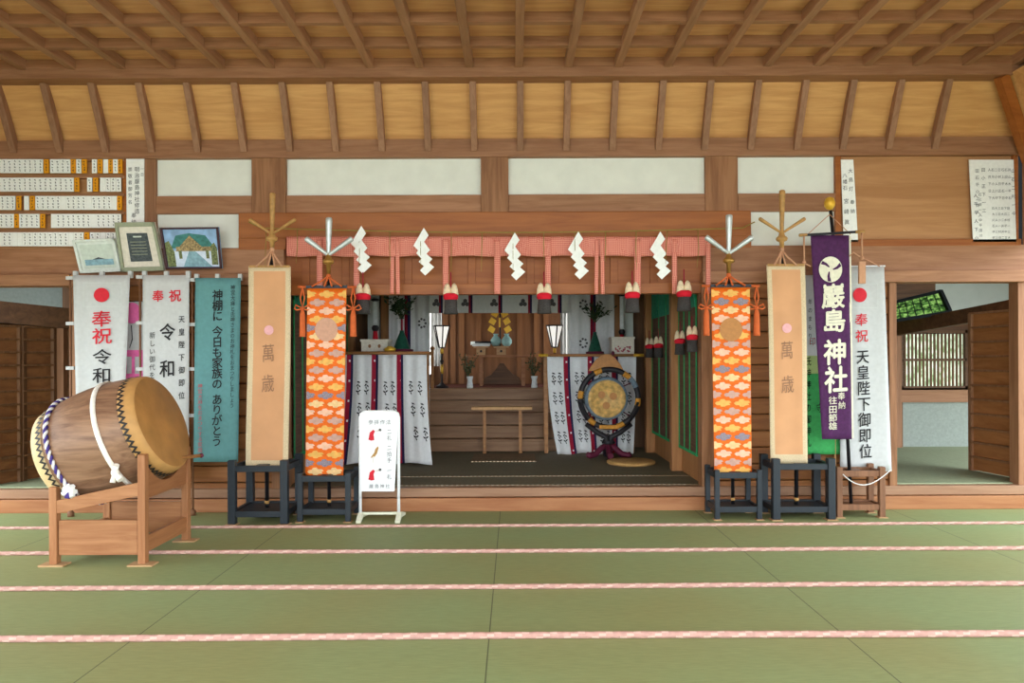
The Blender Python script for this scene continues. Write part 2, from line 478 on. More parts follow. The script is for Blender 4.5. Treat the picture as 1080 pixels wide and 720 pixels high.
for x0, x1 in ((-70, 300), (742, 1090)):
    wbox('head_beam', x0, x1, 260, 290, 'beam_x', 7.32, .14)
    wbox('door_head', x0, x1, 287, 299, 'beam_x', 7.25, .2)
wbox('notice_board', -60, 153, 164, 266, 'honey_board', 7.36, .05, 0)
for y in (166, 184.3, 203.3, 222.5, 241.5, 261): wbox('board_ledge', -60, 132, y - 1.2, y + 1.6, 'beam_x', 7.315, .05)
wbox('board_stile', 130, 134, 164, 266, 'lintel_wood', 7.33, .05)
wbox('honey_panel', 888, 1074, 165, 256, 'honey_board', 7.36, .05, 0)
wbox('board_ledge', 886, 1078, 254, 261, 'lintel_board', 7.315, .06)
wbox('board_stile', 1070, 1075, 164, 258, 'lintel_wood', 7.32, .06)
wbox('dark_panel', 1074, 1110, 164, 260, 'void_dark', 7.35, .05)
wbox('post', 1074, 1100, 297, 516, 'beam_z', 7.33, .14)
wbox('post', -60, -36, 297, 516, 'beam_z', 7.33, .14)
for x0, x1 in ((76, 90), (286, 302), (740, 755), (938, 946)): wbox('post', x0, x1, 297, 516, 'post_wood', 7.32, .16)
# horizontal log siding either side of the opening
for x0, x1 in ((90, 287), (754, 939)):
    wbox('siding_back', x0, x1, 297, 515.5, 'dark_wood', 7.405, .02, 0)
    y = 299
    while y < 514:
        wbox('siding_board', x0, x1, y, min(y + 16.6, 515.5), 'siding_wood', 7.345 + (0.004 if int(y) % 2 else 0), .06, .012); y += 17.4

# ---- inner sanctuary shell
AX = -.19           # axis of the shrine
def mir(x): return 2 * AX - x
b = B()
b.box(1.98, 2.05, 7.48, 10.6, FZ, 3.0); structure('wall_right', b, ['dark_wood'], 'dark timber right side wall of the inner sanctuary')
b = B(); b.box(mir(2.05), mir(1.98), 7.48, 10.6, FZ, 3.0); structure('wall_left', b, ['dark_wood'], 'dark timber left side wall of the inner sanctuary')
b = B(); b.box(-7.5, 8.5, 7.4, 13.2, 3.0, 3.06); structure('trim_4', b, ['dark_wood'], 'dark timber ceiling above the inner sanctuary')
n = 4
for sx in (1, -1):
    for y0, y1, w in ((8.35, 8.47, .12), (9.98, 10.1, .13)):
        n += 1
        b = B(); x0, x1 = 1.78, 1.78 + w
        if sx < 0: x0, x1 = mir(x1), mir(x0)
        b.box(x0, x1, y0, y1, FZ, 3.0)
        structure('trim_%d' % n, b, ['altar_wood'], ('right' if sx > 0 else 'left') + (' front' if y0 < 9 else ' rear') + ' timber post inside the sanctuary', .006)
# rear partition either side of the stairs
rear = root('wall_rear', 'rear timber partition of the sanctuary with its altar niche', None, (AX, 10.6, FZ), kind='structure')
for x0, x1 in ((mir(2.0), -1.33), (.86, 2.0)):
    b = B(); b.box(x0, x1, 10.6, 10.66, FZ, 3.0); part('panel', b, 'dark_wood_z', rear)
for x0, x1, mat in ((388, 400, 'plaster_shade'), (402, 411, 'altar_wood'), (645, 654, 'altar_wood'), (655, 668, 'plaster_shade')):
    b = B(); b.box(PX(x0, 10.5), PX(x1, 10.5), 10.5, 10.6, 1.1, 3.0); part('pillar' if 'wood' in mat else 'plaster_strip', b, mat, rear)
b = B(); b.box(-1.4, 1.0, 12.75, 12.85, 1.0, 3.0); part('niche_back', b, 'altar_back', rear)
for x0, x1 in ((-1.5, -1.4), (1.0, 1.1)):
    b = B(); b.box(x0, x1, 10.66, 12.85, 1.0, 3.0); part('niche_side', b, 'altar_back', rear)
for x in (470, 478, 487, 505, 548, 566, 576):
    b = B(); X = PX(x, 12.7); b.box(X - .045, X + .045, 12.69, 12.75, 1.07, 3.0); part('door_stile', b, 'altar_back', rear, bevel=.005)
for sg, xx in ((1, -1.395), (-1, .995)):
    wn = root('window_%d' % (3 if sg > 0 else 4), '%s side window of the altar niche, bright with daylight' % ('left' if sg > 0 else 'right'), None, (xx, 11.9, 1.2), kind='structure')
    b = B(); b.box(min(xx, xx + sg * .01), max(xx, xx + sg * .01), 11.45, 12.35, 1.25, 2.55); part('pane', b, 'daylight_bright', wn)
    b = B()
    for a, c, z0, z1 in ((11.41, 11.45, 1.21, 2.59), (12.35, 12.39, 1.21, 2.59), (11.45, 12.35, 1.21, 1.25), (11.45, 12.35, 2.55, 2.59), (11.88, 11.92, 1.25, 2.55)): b.box(min(xx, xx + sg * .03), max(xx, xx + sg * .03), a, c, z0, z1)
    part('window_frame', b, 'dark_wood_z', wn)
st = root('trim_9', 'broad wooden stairs up to the altar', None, (AX, 10.4, FZ), kind='structure')
for k in range(5):
    b = B(); y = 10.2 + .2 * k; z = FZ + .167 * (k + 1)
    b.box(-1.33, .58, y + .02, 11.3, z - .167, z - .035); part('riser', b, 'stair_wood', st)
    b = B(); b.box(-1.33, .58, y - .01, y + .26 if k < 4 else 12.75, z - .035, z); part('tread', b, 'stair_wood', st, bevel=.006)
UZ = FZ + .835
b = B(); b.box(-1.3, .55, 11.35, 12.7, UZ, UZ + .008); structure('trim_10', b, ['red_carpet'], 'dark red carpet on the altar floor')

# ---- side rooms seen through the doorways
sr = root('wall_side_right', 'far wall of the right side room with its barred window', None, (5.8, 10.4, FZ), kind='structure')
def sbox(name, x0, x1, y0, y1, D, mat, t=.06, par=None, bevel=0):
    b = B(); b.box(PX(x0, D), PX(x1, D), D, D + t, PZ(y1, D), PZ(y0, D)); return part(name, b, mat, par or sr, bevel=bevel)
sbox('plaster_panel', 930, 1090, 424, 474, 10.42, 'side_plaster_dimmed')
sbox('timber_panel', 930, 952, 340, 474, 10.40, 'dark_wood_z')
sbox('timber_panel', 1020, 1090, 340, 426, 10.40, 'dark_wood_z')
sbox('timber_panel', 945, 1026, 411, 426, 10.36, 'beam_x')
sbox('timber_panel', 930, 1090, 336, 354, 10.38, 'dark_wood')
sbox('post', 943, 951, 336, 476, 10.32, 'beam_z', .1)
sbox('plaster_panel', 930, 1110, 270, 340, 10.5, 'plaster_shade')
sbox('timber_panel', 925, 987, 280, 348, 10.3, 'dark_wood')
wn = root('window_1', 'barred window of the right side room, bright with daylight', None, P(986, 410, 10.4), kind='structure')
sbox('pane', 950, 1022, 352, 411, 10.46, 'daylight_pane', .02, wn)
for x0, x1, y0, y1 in ((949, 953, 350, 412), (1018, 1022, 350, 412), (949, 1022, 349, 353), (949, 1022, 409, 413), (951, 1020, 380, 382.5)): sbox('window_frame', x0, x1, y0, y1, 10.36, 'dark_wood', .06, wn)
for k in range(17):
    x = 955 + k * 3.9; sbox('bar', x - .8, x + .8, 352, 411, 10.38, 'dark_wood_z', .03, wn)
b = B(); b.beam(P(930, 350, 9.9), P(1085, 321, 7.9), .1, .17); structure('trim_11', b, ['dark_wood'], 'slanting dark tie beam in the right side room', .006)
# lattice window leaning out above
lt = root('window_2', 'propped lattice window with green leaves behind, above the right doorway', None, P(968, 332, 9.2), kind='structure')
q = [P(925, 323, 9.6), P(991, 307, 9.2), P(1001, 329, 9.0), P(925, 341, 9.4)]
b = B(); b.prism(q, (0, .02, .004)); part('pane', b, 'foliage_pane', lt)
b = B()
for i in range(4): b.beam(q[i] + Vector((0, -.01, 0)), q[(i + 1) % 4] + Vector((0, -.01, 0)), .04, .06, up=(0, -1, 0))
part('window_frame', b, 'void_dark', lt)
b = B()
for k in range(1, 9):
    t = k / 9
    b.beam(q[0].lerp(q[1], t) + Vector((0, -.012, 0)), q[3].lerp(q[2], t) + Vector((0, -.012, 0)), .008, .008, up=(0, -1, 0))
for t in (.33, .66): b.beam(q[0].lerp(q[3], t) + Vector((0, -.012, 0)), q[1].lerp(q[2], t) + Vector((0, -.012, 0)), .008, .008, up=(0, -1, 0))
part('lattice', b, 'void_dark', lt)
def slat_leaf(name, label, p0, p1, z0, z1, n, mats):
    r = root(name, label, None, (p0[0], p0[1], z0), kind='structure')
    a, c = Vector((p0[0], p0[1], 0)), Vector((p1[0], p1[1], 0))
    for p in (a, c):
        b = B(); b.box(p.x - .04, p.x + .04, p.y - .03, p.y + .03, z0, z1); part('stile', b, mats[1], r, bevel=.004)
    for k in range(n):
        z = z0 + (z1 - z0) * (k + .5) / n; hh = (z1 - z0) / n
        b = B(); b.beam((a.x, a.y, z), (c.x, c.y, z), .035, hh - .018); part('board', b, mats[0], r, bevel=.006)
        b = B(); o = Vector((0, 0, z + hh / 2)); b.beam(a + o, c + o, .10, .02); part('batten', b, mats[1], r)
    return r
slat_leaf('door_1', 'boarded door leaf standing open at the right doorway', (5.12, 8.25), (5.22, 7.45), FZ + .01, 1.98, 11, ['siding_wood_y', 'beam_z'])
ls = root('wall_side_left', 'boarded wall of the left side room', None, (-5.2, 8.6, FZ), kind='structure')
def lbox(name, x0, x1, y0, y1, D, mat, t=.05): return sbox(name, x0, x1, y0, y1, D, mat, t, ls)
lbox('plaster_panel', -60, 120, 270, 338, 9.0, 'plaster_dimmed')
slat_leaf('door_2', 'dark boarded door leaf at the far left doorway', (-5.30, 7.47), (-5.205, 7.76), FZ + .01, 1.86, 12, ['left_board', 'dark_wood_z'])
slat_leaf('door_3', 'dark boarded door leaf beside the leftmost white banner', (-5.195, 7.80), (-5.06, 8.1), FZ + .01, 1.86, 12, ['left_board', 'dark_wood_z'])
lbox('post', 58, 67, 342, 503, 8.12, 'beam_z', .1)
lbox('timber_panel', 66, 130, 300, 503, 8.2, 'dark_wood_z', .06)
b = B(); b.beam(P(-40, 325, 7.4), P(75, 336, 8.14), .08, .22); structure('trim_12', b, ['dark_wood'], 'dark tie beam in the left side room')
# enclosing far walls of the side rooms and the hall's outer posts
b = B(); b.box(7.29, 7.39, 7.4, 13, 1.35, 3.0); structure('trim_13', b, ['dark_wood'], 'unseen outer wall of the right side room, open low down for daylight')  # unseen wall, left open low down to let in only some daylight
b = B(); b.box(-7.3, -7.2, 7.4, 13, FZ, 3.0); structure('trim_14', b, ['dark_wood'], 'outer wall of the left side room')
b = B(); b.box(2.05, 5.6, 10.7, 10.8, FZ, 3.0); structure('trim_20', b, ['dark_wood'], 'rear wall behind the right siding')
b = B(); b.box(-7.3, -2.5, 10.6, 10.7, FZ, 3.0); structure('trim_15', b, ['dark_wood'], 'rear wall of the left side room')
b = B(); b.box(-5.42, -5.32, -1.5, 7.29, 2.1, 4.4); structure('trim_16', b, ['beam_x'], 'unseen upper side wall dimming the left of the hall')  # unseen wall, brought lower and closer to dim the left of the hall
b = B(); b.box(5.02, 5.12, -1.5, 7.29, 2.6, 4.4); structure('trim_17', b, ['beam_x'], 'upper side wall on the right of the hall')

# ================================================================== THINGS
# ---- ropes on the floor
rope_names = ['pink twisted rope nearest the camera on the tatami floor', 'second nearest pink twisted rope across the tatami floor',
              'third nearest pink twisted rope, passing under the big drum stand', 'farthest pink rope, just in front of the banner stands']
for lab, yc, rr in zip(rope_names, (673.6, 620.5, 582.5, 555.5), (.019, .017, .016, .014)):
    D = H * F / (yc - CY)
    b = B(); pts = []; L = 5.6; N = 300; nn = 8
    for i in range(N + 1):
        x = -L + 2 * L * i / N
        pts.append(Vector((x, D + .003 * x + .006 * math.sin(x * 1.3 + yc), rr * .92)))
    b.tube(pts, [rr * (1 + .06 * math.sin(i * 2.1)) for i in range(N + 1)], nn, mfn=lambda i, k: 1 if (i + k) % 4 == 0 else 0)
    solo('floor_rope', b, ['rope_pink', 'rope_cream'], lab, 'rope', 'pink ropes stretched across the tatami floor')

# ---- big drum
t = math.radians(20); A = Vector((math.cos(t), 0, math.sin(t))); U = Vector((-math.sin(t), 0, math.cos(t))); N_ = Vector((0, -1, 0))
DC = Vector((-3.13, 5.785, .878)); HL = .405
def rad(s): return .375 + .062 * (1 - (s / HL) ** 2)
def dp(s, ph, o=0): return DC + A * s + (U * math.cos(ph) + N_ * math.sin(ph)) * (rad(s) + o)
drum = root('drum', 'big barrel drum with tan heads, tilted up to the right on its wooden stand', 'drum', DC - Vector((0, 0, .4)))
b = B(); b.lathe([(rad(s) , s) for s in [-.39 + .78 * i / 16 for i in range(17)]], DC, A, 48); part('shell', b, 'drum_shell', drum)
for sg in (1, -1):
    b = B(); prof = [(rad(.30) + .004, .30), (rad(.36) + .006, .36), (rad(.395) + .005, .395), (rad(HL) - .004, HL), (.366, HL + .004), (.02, HL + .004)]
    b.lathe(prof, DC, A * sg, 48, mats=[0, 0, 0, 0, 1, 1]); hd = part('drumhead', b, ['skin_side' if sg > 0 else 'skin_pale', 'drum_face'], drum)
    b = B(); NT = 54
    for k in range(NT):
        p0, p1, pm = 2 * PI * k / NT, 2 * PI * (k + 1) / NT, 2 * PI * (k + .5) / NT
        for s0, s1 in ((.292, .326),):
            q = [dp(sg * s0, p0, .009), dp(sg * s1, pm, .011), dp(sg * (s1 + .026), pm, .011), dp(sg * (s0 + .026), p0, .009)]
            b.flat(q); q = [dp(sg * s1, pm, .011), dp(sg * s0, p1, .009), dp(sg * (s0 + .026), p1, .009), dp(sg * (s1 + .026), pm, .011)]; b.flat(q)
    part('tack_band', b, 'tack_black', hd, 'black zigzag rows of tacks')
b = B(); N = 72
pts = [(dp(.045 - .04 * math.sin(2 * PI * k / N), 2 * PI * k / N, .008)) for k in range(N)]
for k in range(N):
    p, q = 2 * PI * k / N, 2 * PI * (k + 1) / N
    s0, s1 = .10 + .035 * math.sin(p), .10 + .035 * math.sin(q)
    v = [dp(s0 - .018, p, .003), dp(s0 + .018, p, .003), dp(s1 + .018, q, .003), dp(s1 - .018, q, .003)]
    w = [dp(s0 - .013, p, .015), dp(s0 + .013, p, .015), dp(s1 + .013, q, .015), dp(s1 - .013, q, .015)]
    b.add(v + w, [(4, 5, 6, 7), (0, 4, 7, 3), (1, 2, 6, 5)], 0, True)
st_ = part('strap', b, 'strap_white', drum, 'white cloth band')
b = B(); kp = dp(.135, math.radians(124), .035)
b.ball(kp, .032, sq=(1, .7, 1.1)); b.tube([kp, kp + Vector((.02, -.02, .06))], [.018, .022], 7); b.tube([kp, kp + Vector((.05, -.02, -.05))], [.02, .026], 7); b.tube([kp, kp + Vector((-.01, -.02, -.07))], [.018, .02], 7)
part('knot', b, 'strap_white', st_)
b = B(); N = 288
for ph0, mi in ((0, 0), (PI, 1)):
    pts = []
    for k in range(N):
        p = 2 * PI * k / N; tw = p * 34 + ph0
        pts.append(dp(-.245 + .009 * math.cos(tw), p, .012 + .009 * math.sin(tw)))
    b.tube(pts, .0105, 6, mi, closed=True)
rp = part('cord', b, ['rope_white', 'rope_purple'], drum, 'twisted white and purple cord')
b = B(); kp = dp(-.23, math.radians(126), .03)
for k in range(7):
    a = k * .9; b.tube([kp, kp + Vector((.05 * math.cos(a), -.025, .05 * math.sin(a) - .01))], [.015, .02], 6, k % 2 if k > 3 else 0)
b.ball(kp, .03)
part('tassel', b, ['rope_white', 'rope_purple'], rp)
# stand
YF, YB = 5.43, 6.14
std = root('drum_stand', 'pale wooden trestle stand carrying the big barrel drum', 'drum stand', (-3.06, 5.765, 0))
XL, XR = -3.375, -2.727
for x, y, h in ((XL, YF, .575), (XR, YF, .81), (XL, YB, .575), (XR, YB, .78)):
    b = B(); b.box(x - .028, x + .028, y - .03, y + .03, .012, h)
    lg = part('leg', b, 'stand_wood_z', std, bevel=.005)
    b = B(); b.box(x - .09, x + .09, y - .06, y + .05, 0, .012); part('foot_pad', b, 'pad_wood', lg)
for y in (YF, YB):
    b = B(); b.box(XL + .035, XR - .035, y - .016, y + .016, .075, .33); part('lower_board', b, 'stand_wood', std, bevel=.003)
    i = .034 if y == YF else -.034
    b = B(); b.beam((XL + .01, y, .425), (XR - .01, y, .56), .05, .095); part('cradle_rail', b, 'stand_wood', std, bevel=.004)
for x in (XL, XR):
    b = B(); b.box(x - .015, x + .015, YF + .03, YB - .03, .085, .205); part('side_board', b, 'stand_wood_y', std, bevel=.003)
b = B(); pts = [(XR, YF + .03, .48), (XR, YB - .03, .48), (XR, YB - .03, .70)]
for k in range(13):
    y = YB - .06 - (YB - YF - .12) * k / 12
    zz = DC.z + (XR - DC.x) * math.tan(t) - math.sqrt(max(0, .415 ** 2 - (y - DC.y) ** 2)) / math.cos(t)
    pts.append((XR, y, min(.70, zz - .012)))
pts.append((XR, YF + .03, .70))
b.prism([Vector(p) - Vector((.014, 0, 0)) for p in pts], (.028, 0, 0)); part('cradle_board', b, 'stand_wood_y', std)
b = B(); b.tube([(-2.82, 5.496, .735), (-2.57, 6.07, .716)], .015, 10); b.ball((-2.57, 6.07, .716), .02, 1)
solo('drumstick', b, ['rail_wood', 'wine_red'], 'wooden drumstick lying across the drum stand under the drum face', 'drumstick')

# ---- banners
def nobori_poly(b, x0, x1, y0, y1, x2, x3, Dw, m=0, nv=24, nu=12):
    def S(u, v):
        x = (x0 + (x1 - x0) * u) * (1 - v) + (x2 + (x3 - x2) * u) * v; y = y0 + (y1 - y0) * v
        return P(x, y, Dw(x, y))
    b.sheet(S, nu, nv, (0, .004, 0), m)
def surf(Dw, e=.010): return lambda x, y: P(x, y, Dw(x, y) - e)
def pole_parts(r, px, D, ytop, base, barx):
    p = P(px, ytop - 2, D); b = B(); b.tube([(p.x, D, base), (p.x, D, p.z)], .010, 8); part('pole', b, 'brown_stand', r)
    b = B(); b.beam(P(px - 2, ytop, D), P(barx, ytop - .3, D), .014, .014); part('crossbar', b, 'pale_wood', r)
def tabs(r, px, xs, ytop, ys, D, col='banner_white'):
    for y in ys:
        b = B(); q = P(px + 3, y, D - .012); b.box(q.x - .04, q.x + .035, q.y - .004, q.y + .03, q.z - .016, q.z + .016); part('side_tab', b, col, r)
    for x in xs:
        b = B(); q = P(x, ytop, D - .012); b.box(q.x - .018, q.x + .018, q.y - .004, q.y + .03, q.z - .035, q.z + .03); part('top_tab', b, col, r)
def nobori_base(r, px, D):
    b = B(); X = PX(px, D); b.lathe([(.03, 0), (.03, .04), (.014, .06)], (X, D, 0), n=12); part('base', b, 'brown_stand', r)

D = 7.11
r = root('banner', 'leftmost white banner, red sun above red and black writing, behind the drum', 'banner', (PX(74, D), D, 0), 'banners behind the big drum')
Dw = lambda x, y: 7.09 + .006 * math.sin(x * .22 + .6) + .006 * math.sin(y * .06)
b = B(); nobori_poly(b, 77, 137, 290, 505, 82, 128, Dw)
f = surf(Dw)
shape(b, f, disc_pts(107, 311, 8.2, 7.6), 1)
for w in ((88, 298, 128, 298.3), (88, 323, 128, 323.3), (88, 298, 88.3, 323), (127.7, 298, 128, 323)): shape(b, f, [(w[0], w[1]), (w[2], w[1]), (w[2], w[3]), (w[0], w[3])], 3)
write(b, f, '奉', 107, 336, 22, 18, 1, .012); write(b, f, '祝', 107.5, 354, 22, 18, 1, .012)
write(b, f, '令', 107.5, 376, 21, 17, 2, .01); write(b, f, '和', 107.5, 395.5, 21, 17, 2, .01)
column(b, f, '新しい', 107, 420, 15, 12, 12, 2)
part('cloth', b, ['banner_white', 'vermilion', 'ink', 'plaster_shade'], r)
pole_parts(r, 74, D, 291, .05, 138); tabs(r, 71, (79, 107, 137), 289, (293, 341, 388, 436), D); nobori_base(r, 74, D)

D = 7.13
r = root('banner', 'white banner with red heading and black writing, right of the leftmost banner', 'banner', (PX(147, D), D, 0), 'banners behind the big drum')
Dw = lambda x, y: 7.11 + .003 * math.sin(x * .2) + .005 * math.sin(y * .05)
b = B(); nobori_poly(b, 150.5, 199.5, 290, 508, 151, 199, Dw); f = surf(Dw)
write(b, f, '奉', 166.5, 312, 12.5, 13, 1, .02); write(b, f, '祝', 184.5, 311.5, 13.5, 13.5, 1, .02)
write(b, f, '令', 176.5, 350, 17, 19, 2, .018); write(b, f, '和', 176.5, 388.5, 17, 19, 2, .018)
column(b, f, '天皇陛下御即位', 191.5, 336.5, 13.4, 6.8, 8, 2, .012)
column(b, f, '新しい御代を', 160.5, 353.5, 8.4, 6.5, 7.5, 2, .004); column(b, f, 'みんなで', 161, 404, 8.4, 6.5, 7.5, 2, .004)
part('cloth', b, ['banner_white', 'vermilion', 'ink'], r)
pole_parts(r, 147.5, D, 291, .05, 200); tabs(r, 145, (152, 175, 198), 289, (292, 340.5, 389, 438), D); nobori_base(r, 147.5, D)

D = 7.15
r = root('banner', 'teal banner with vertical black writing beside the peach banner', 'banner', (PX(202, D), D, 0), 'banners behind the big drum')
Dw = lambda x, y: 7.13 + .004 * math.sin(x * .2) + .004 * math.sin(y * .04)
b = B(); nobori_poly(b, 206, 254, 293, 487, 204, 251, Dw); f = surf(Dw)
ys = 311
for txt in ('神棚に', '今日も家族の', 'ありがとう'):
    for ch in txt: write(b, f, ch, 229.5 - (ys - 311) * .006, ys, 11.5, 12.2, 1, .016); ys += 11.0
    ys += 5.5
column(b, f, '神宮大麻と氏神さまのお神札をおまつりしましょう', 245.5, 303, 5.65, 5, 5.8, 1, .0, -.008)
column(b, f, '神宮大麻をおまつりする家庭', 211, 407, 5.6, 5.2, 5.6, 2, .0, 0)
part('cloth', b, ['teal_cloth', 'ink', 'teal_red'], r)
pole_parts(r, 202.5, D, 294, .05, 254); tabs(r, 200, (207, 229, 253), 292, (295, 342, 389, 438), D); nobori_base(r, 202.5, D)

D = 7.23
r = root('banner', 'white banner with pink print, mostly hidden between the two white banners', 'banner', (PX(141, D), D, 0), 'banners behind the big drum')
Dw = lambda x, y: 7.22
b = B(); nobori_poly(b, 126, 158, 318, 505, 126, 158, Dw); f = surf(Dw)
shape(b, f, disc_pts(139, 330, 10, 11), 1)
shape(b, f, [(126, 369), (152, 369), (152, 376), (126, 376)], 1); shape(b, f, [(126, 394), (152, 394), (152, 401), (126, 401)], 1)
for x in (132, 140.5, 149): shape(b, f, [(x - 1.6, 376), (x + 1.6, 376), (x + 1.6, 394), (x - 1.6, 394)], 1)
shape(b, f, [(138, 343), (139, 343), (140, 358), (137, 367), (136.4, 366.4), (139, 357)], 2)
part('cloth', b, ['banner_white', 'pink_print', 'ink'], r)
q = P(155, 318, 7.24); b = B(); b.tube([(q.x, 7.24, .05), (q.x, 7.24, q.z)], .01, 8); part('pole', b, 'pale_wood', r); nobori_base(r, 155, 7.24)

# ---- spear-headed banners on stands
def trident(r, cx, ytop, yfork, yring, ybase, D, dxl, dyl, wide, mat, ringmat, sidew=.8):
    """three leaf blades meeting at a fork, a ring and a socket"""
    fk = P(cx, yfork, D)
    def blade(p0, p1, w):
        b = B(); n = 10; d = p1 - p0
        b.tube([p0 + d * (i / n) for i in range(n)] + [p0 + d * .965, p0 + d * .99, p1], [w * (.5 + .42 * i / n) for i in range(n)] + [w * .86, w * .6, w * .15], 8); part('blade', b, mat, r)
    blade(fk, P(cx + .5, ytop, D), wide)
    blade(fk + Vector((0, -.005, 0)), P(cx - dxl, yfork - dyl, D - .02), wide * sidew); blade(fk + Vector((0, -.005, 0)), P(cx + dxl + 1, yfork - dyl, D - .02), wide * sidew)
    b = B(); rg = P(cx, yring, D); b.lathe([(.012, .12), (.022, .06), (.03, .03), (.05, .015), (.054, 0), (.048, -.016), (.022, -.028), (.018, -.12)], rg, n=16); part('socket', b, ringmat, r)
def cords(r, cx, y0, xa, xb, y1, D, mat):
    b = B(); t = P(cx, y0, D - .03)
    for x in (xa, xb):
        b.tube([t, P((cx * 1.3 + x * .7) / 2, (y0 + y1) / 2 - 1, D - .05), P(x, y1, D - .03)], .009, 6)
        b.tube([t, P((cx * 3 + x) / 4, y1, D - .05)], .008, 6)
    b.ball(t, .022); part('hanging_cord', b, mat, r)
def side_tassel(r, x, y0, y1, D, mat):
    b = B(); a = P(x, y0, D); k = P(x, y0 + (y1 - y0) * .43, D); e = P(x, y1, D)
    b.tube([a, (a + k) / 2 + Vector((.02, 0, 0)), k, (a + k) / 2 - Vector((.02, 0, 0)), a], .008, 6)
    for s in (-1, 1): b.tube([k, k + Vector((s * .06, -.01, .035)), k + Vector((s * .075, 0, 0)), k + Vector((s * .05, -.01, -.015)), k], .008, 6)
    b.ball(k, .018); b.lathe([(.012, 0), (.026, -.06), (.03, -(k.z - e.z) + .02), (.032, -(k.z - e.z))], k, n=10)
    return part('tassel', b, mat, r)
def stand_frame(r, xl, xr, yf, yb, h, tk, mat, pad='pad_wood', shelf=.10):
    for x in (xl, xr):
        for y in (yf, yb):
            b = B(); b.box(x - tk / 2, x + tk / 2, y - tk / 2, y + tk / 2, .008, h); lg = part('leg', b, mat, r, bevel=.006)
            b = B(); b.box(x - tk * .75, x + tk * .75, y - tk * .8, y + tk * .7, 0, .009); part('foot_pad', b, pad, lg)
    z = h - tk * 1.15
    for y in (yf, yb):
        b = B(); b.box(xl, xr, y - tk * .3, y + tk * .3, z - .028, z + .028); part('top_rail', b, mat, r, bevel=.004)
        b = B(); b.box(xl, xr, y - tk * .3, y + tk * .3, shelf - .03, shelf + .025); part('lower_rail', b, mat, r, bevel=.004)
    for x in (xl, xr):
        b = B(); b.box(x - tk * .3, x + tk * .3, yf, yb, z - .028, z + .028); part('side_rail', b, mat, r, bevel=.004)
        b = B(); b.box(x - tk * .3, x + tk * .3, yf, yb, shelf - .03, shelf + .025); part('side_rail', b, mat, r, bevel=.004)
    b = B(); b.box(xl, xr, yf, yb, shelf - .012, shelf + .012); part('shelf', b, mat, r)
    b = B(); m = (xl + xr) / 2; ym = (yf + yb) / 2; b.box(m - .05, m + .05, yf, yb, z - .02, z + .02); part('pole_holder', b, mat, r)

# the four black stands and the brown one
def stand(label, pl, pr, ybot, ytop, depth, tk, mat='black_lacquer'):
    yr = ROLL * ((pl + pr) / 2 - CX); yf = H * F / (ybot + yr - CY); h = PZ(ytop + yr, yf)
    xl, xr = PX(pl, yf), PX(pr, yf)
    r = root('banner_stand', label, 'banner stand', ((xl + xr) / 2, yf + depth / 2, 0), 'banner stands along the step')
    stand_frame(r, xl, xr, yf, yf + depth, h, tk, mat)
    return (xl + xr) / 2, yf + depth / 2
sA = stand('large black stand under the left peach banner', 244.5, 299.5, 553, 485, .46, .068)
sB = stand('small black stand under the left orange brocade banner', 316, 366.5, 550.5, 498, .37, .05)
sC = stand('small black stand under the right orange brocade banner', 755.5, 800, 548, 495, .33, .046)
sD = stand('large black stand under the right peach banner', 817.5, 875.5, 548, 483, .33, .068)
sE = stand('brown wooden stand holding the purple banner pole', 884, 929, 545.5, 492, .22, .055, 'brown_stand')

def peach(label, st, x0, x1, y0, x2, x3, y1, cx, tx, fk, ring, pxe, gm, txt, ye):
    yf = st[1]; D = yf - .06
    r = root('spear_banner', label, 'banner', (st[0], yf, .113), 'spear headed banners on black stands')
    Dw = lambda x, y: D + .004 * math.sin(x * .25) + .01 * math.sin(y * .025)
    b = B()
    def S(u, v):
        x = (x0 + (x1 - x0) * u) * (1 - v) + (x2 + (x3 - x2) * u) * v
        return P(x + .6 * math.sin(v * 5), y0 + (y1 - y0) * v, Dw(x, y0 + (y1 - y0) * v))
    b.sheet(S, 16, 44, (0, .005, 0), mfn=lambda u, v: 1 if (u < .115 or u > .885 or v < .03 or v > .96) else 0)
    f = surf(Dw, .009)
    xm = lambda y: (x0 + x1) / 2 * (1 - (y - y0) / (y1 - y0)) + (x2 + x3) / 2 * (y - y0) / (y1 - y0)
    shape(b, f, disc_pts(xm(ye) , ye, 5, 5), 2)
    for ch, y in zip('萬歳', txt): write(b, f, ch, xm(y) - .5, y, 14, 20, 3, -.004)
    part('cloth', b, ['peach_cloth', 'peach_border', 'pink_disc', 'embroidery'], r)
    top = P(cx, ring + 8, yf - .02)
    b = B(); b.tube([(st[0], yf, .115), (st[0], yf, top.z * .5), (top.x, yf - .02, top.z)], .019, 10); pl = part('pole', b, 'black_pole', r)
    b = B(); b.ball((st[0], yf - .0, .16), .024); part('pole_tip', b, 'bamboo_gold', pl)
    b = B(); b.beam(P(x0 + 1, y0, D + .01), P(x1 - 1, y0, D + .01), .02, .022); part('crossbar', b, 'bamboo_gold', r)
    trident(r, cx, tx, fk, ring, 0, yf - .02, 24, 16, .034, gm, 'bamboo_gold', .6)
    cords(r, cx, ring + 11, x0 + 8, x1 - 9, y0, D, 'peach_cord')
peach('left peach banner on a black stand, gold three bladed spear top', sA, 262, 306.5, 281, 259.5, 304.5, 495, 287, 203, 247, 252, 0, 'bamboo_gold', (372, 404), 348)
peach('right peach banner on a black stand, gold three bladed spear top', sD, 808.5, 849, 279.5, 813.5, 852.5, 488.5, 824.5, 200, 246, 252, 0, 'bamboo_gold', (369, 405), 346)

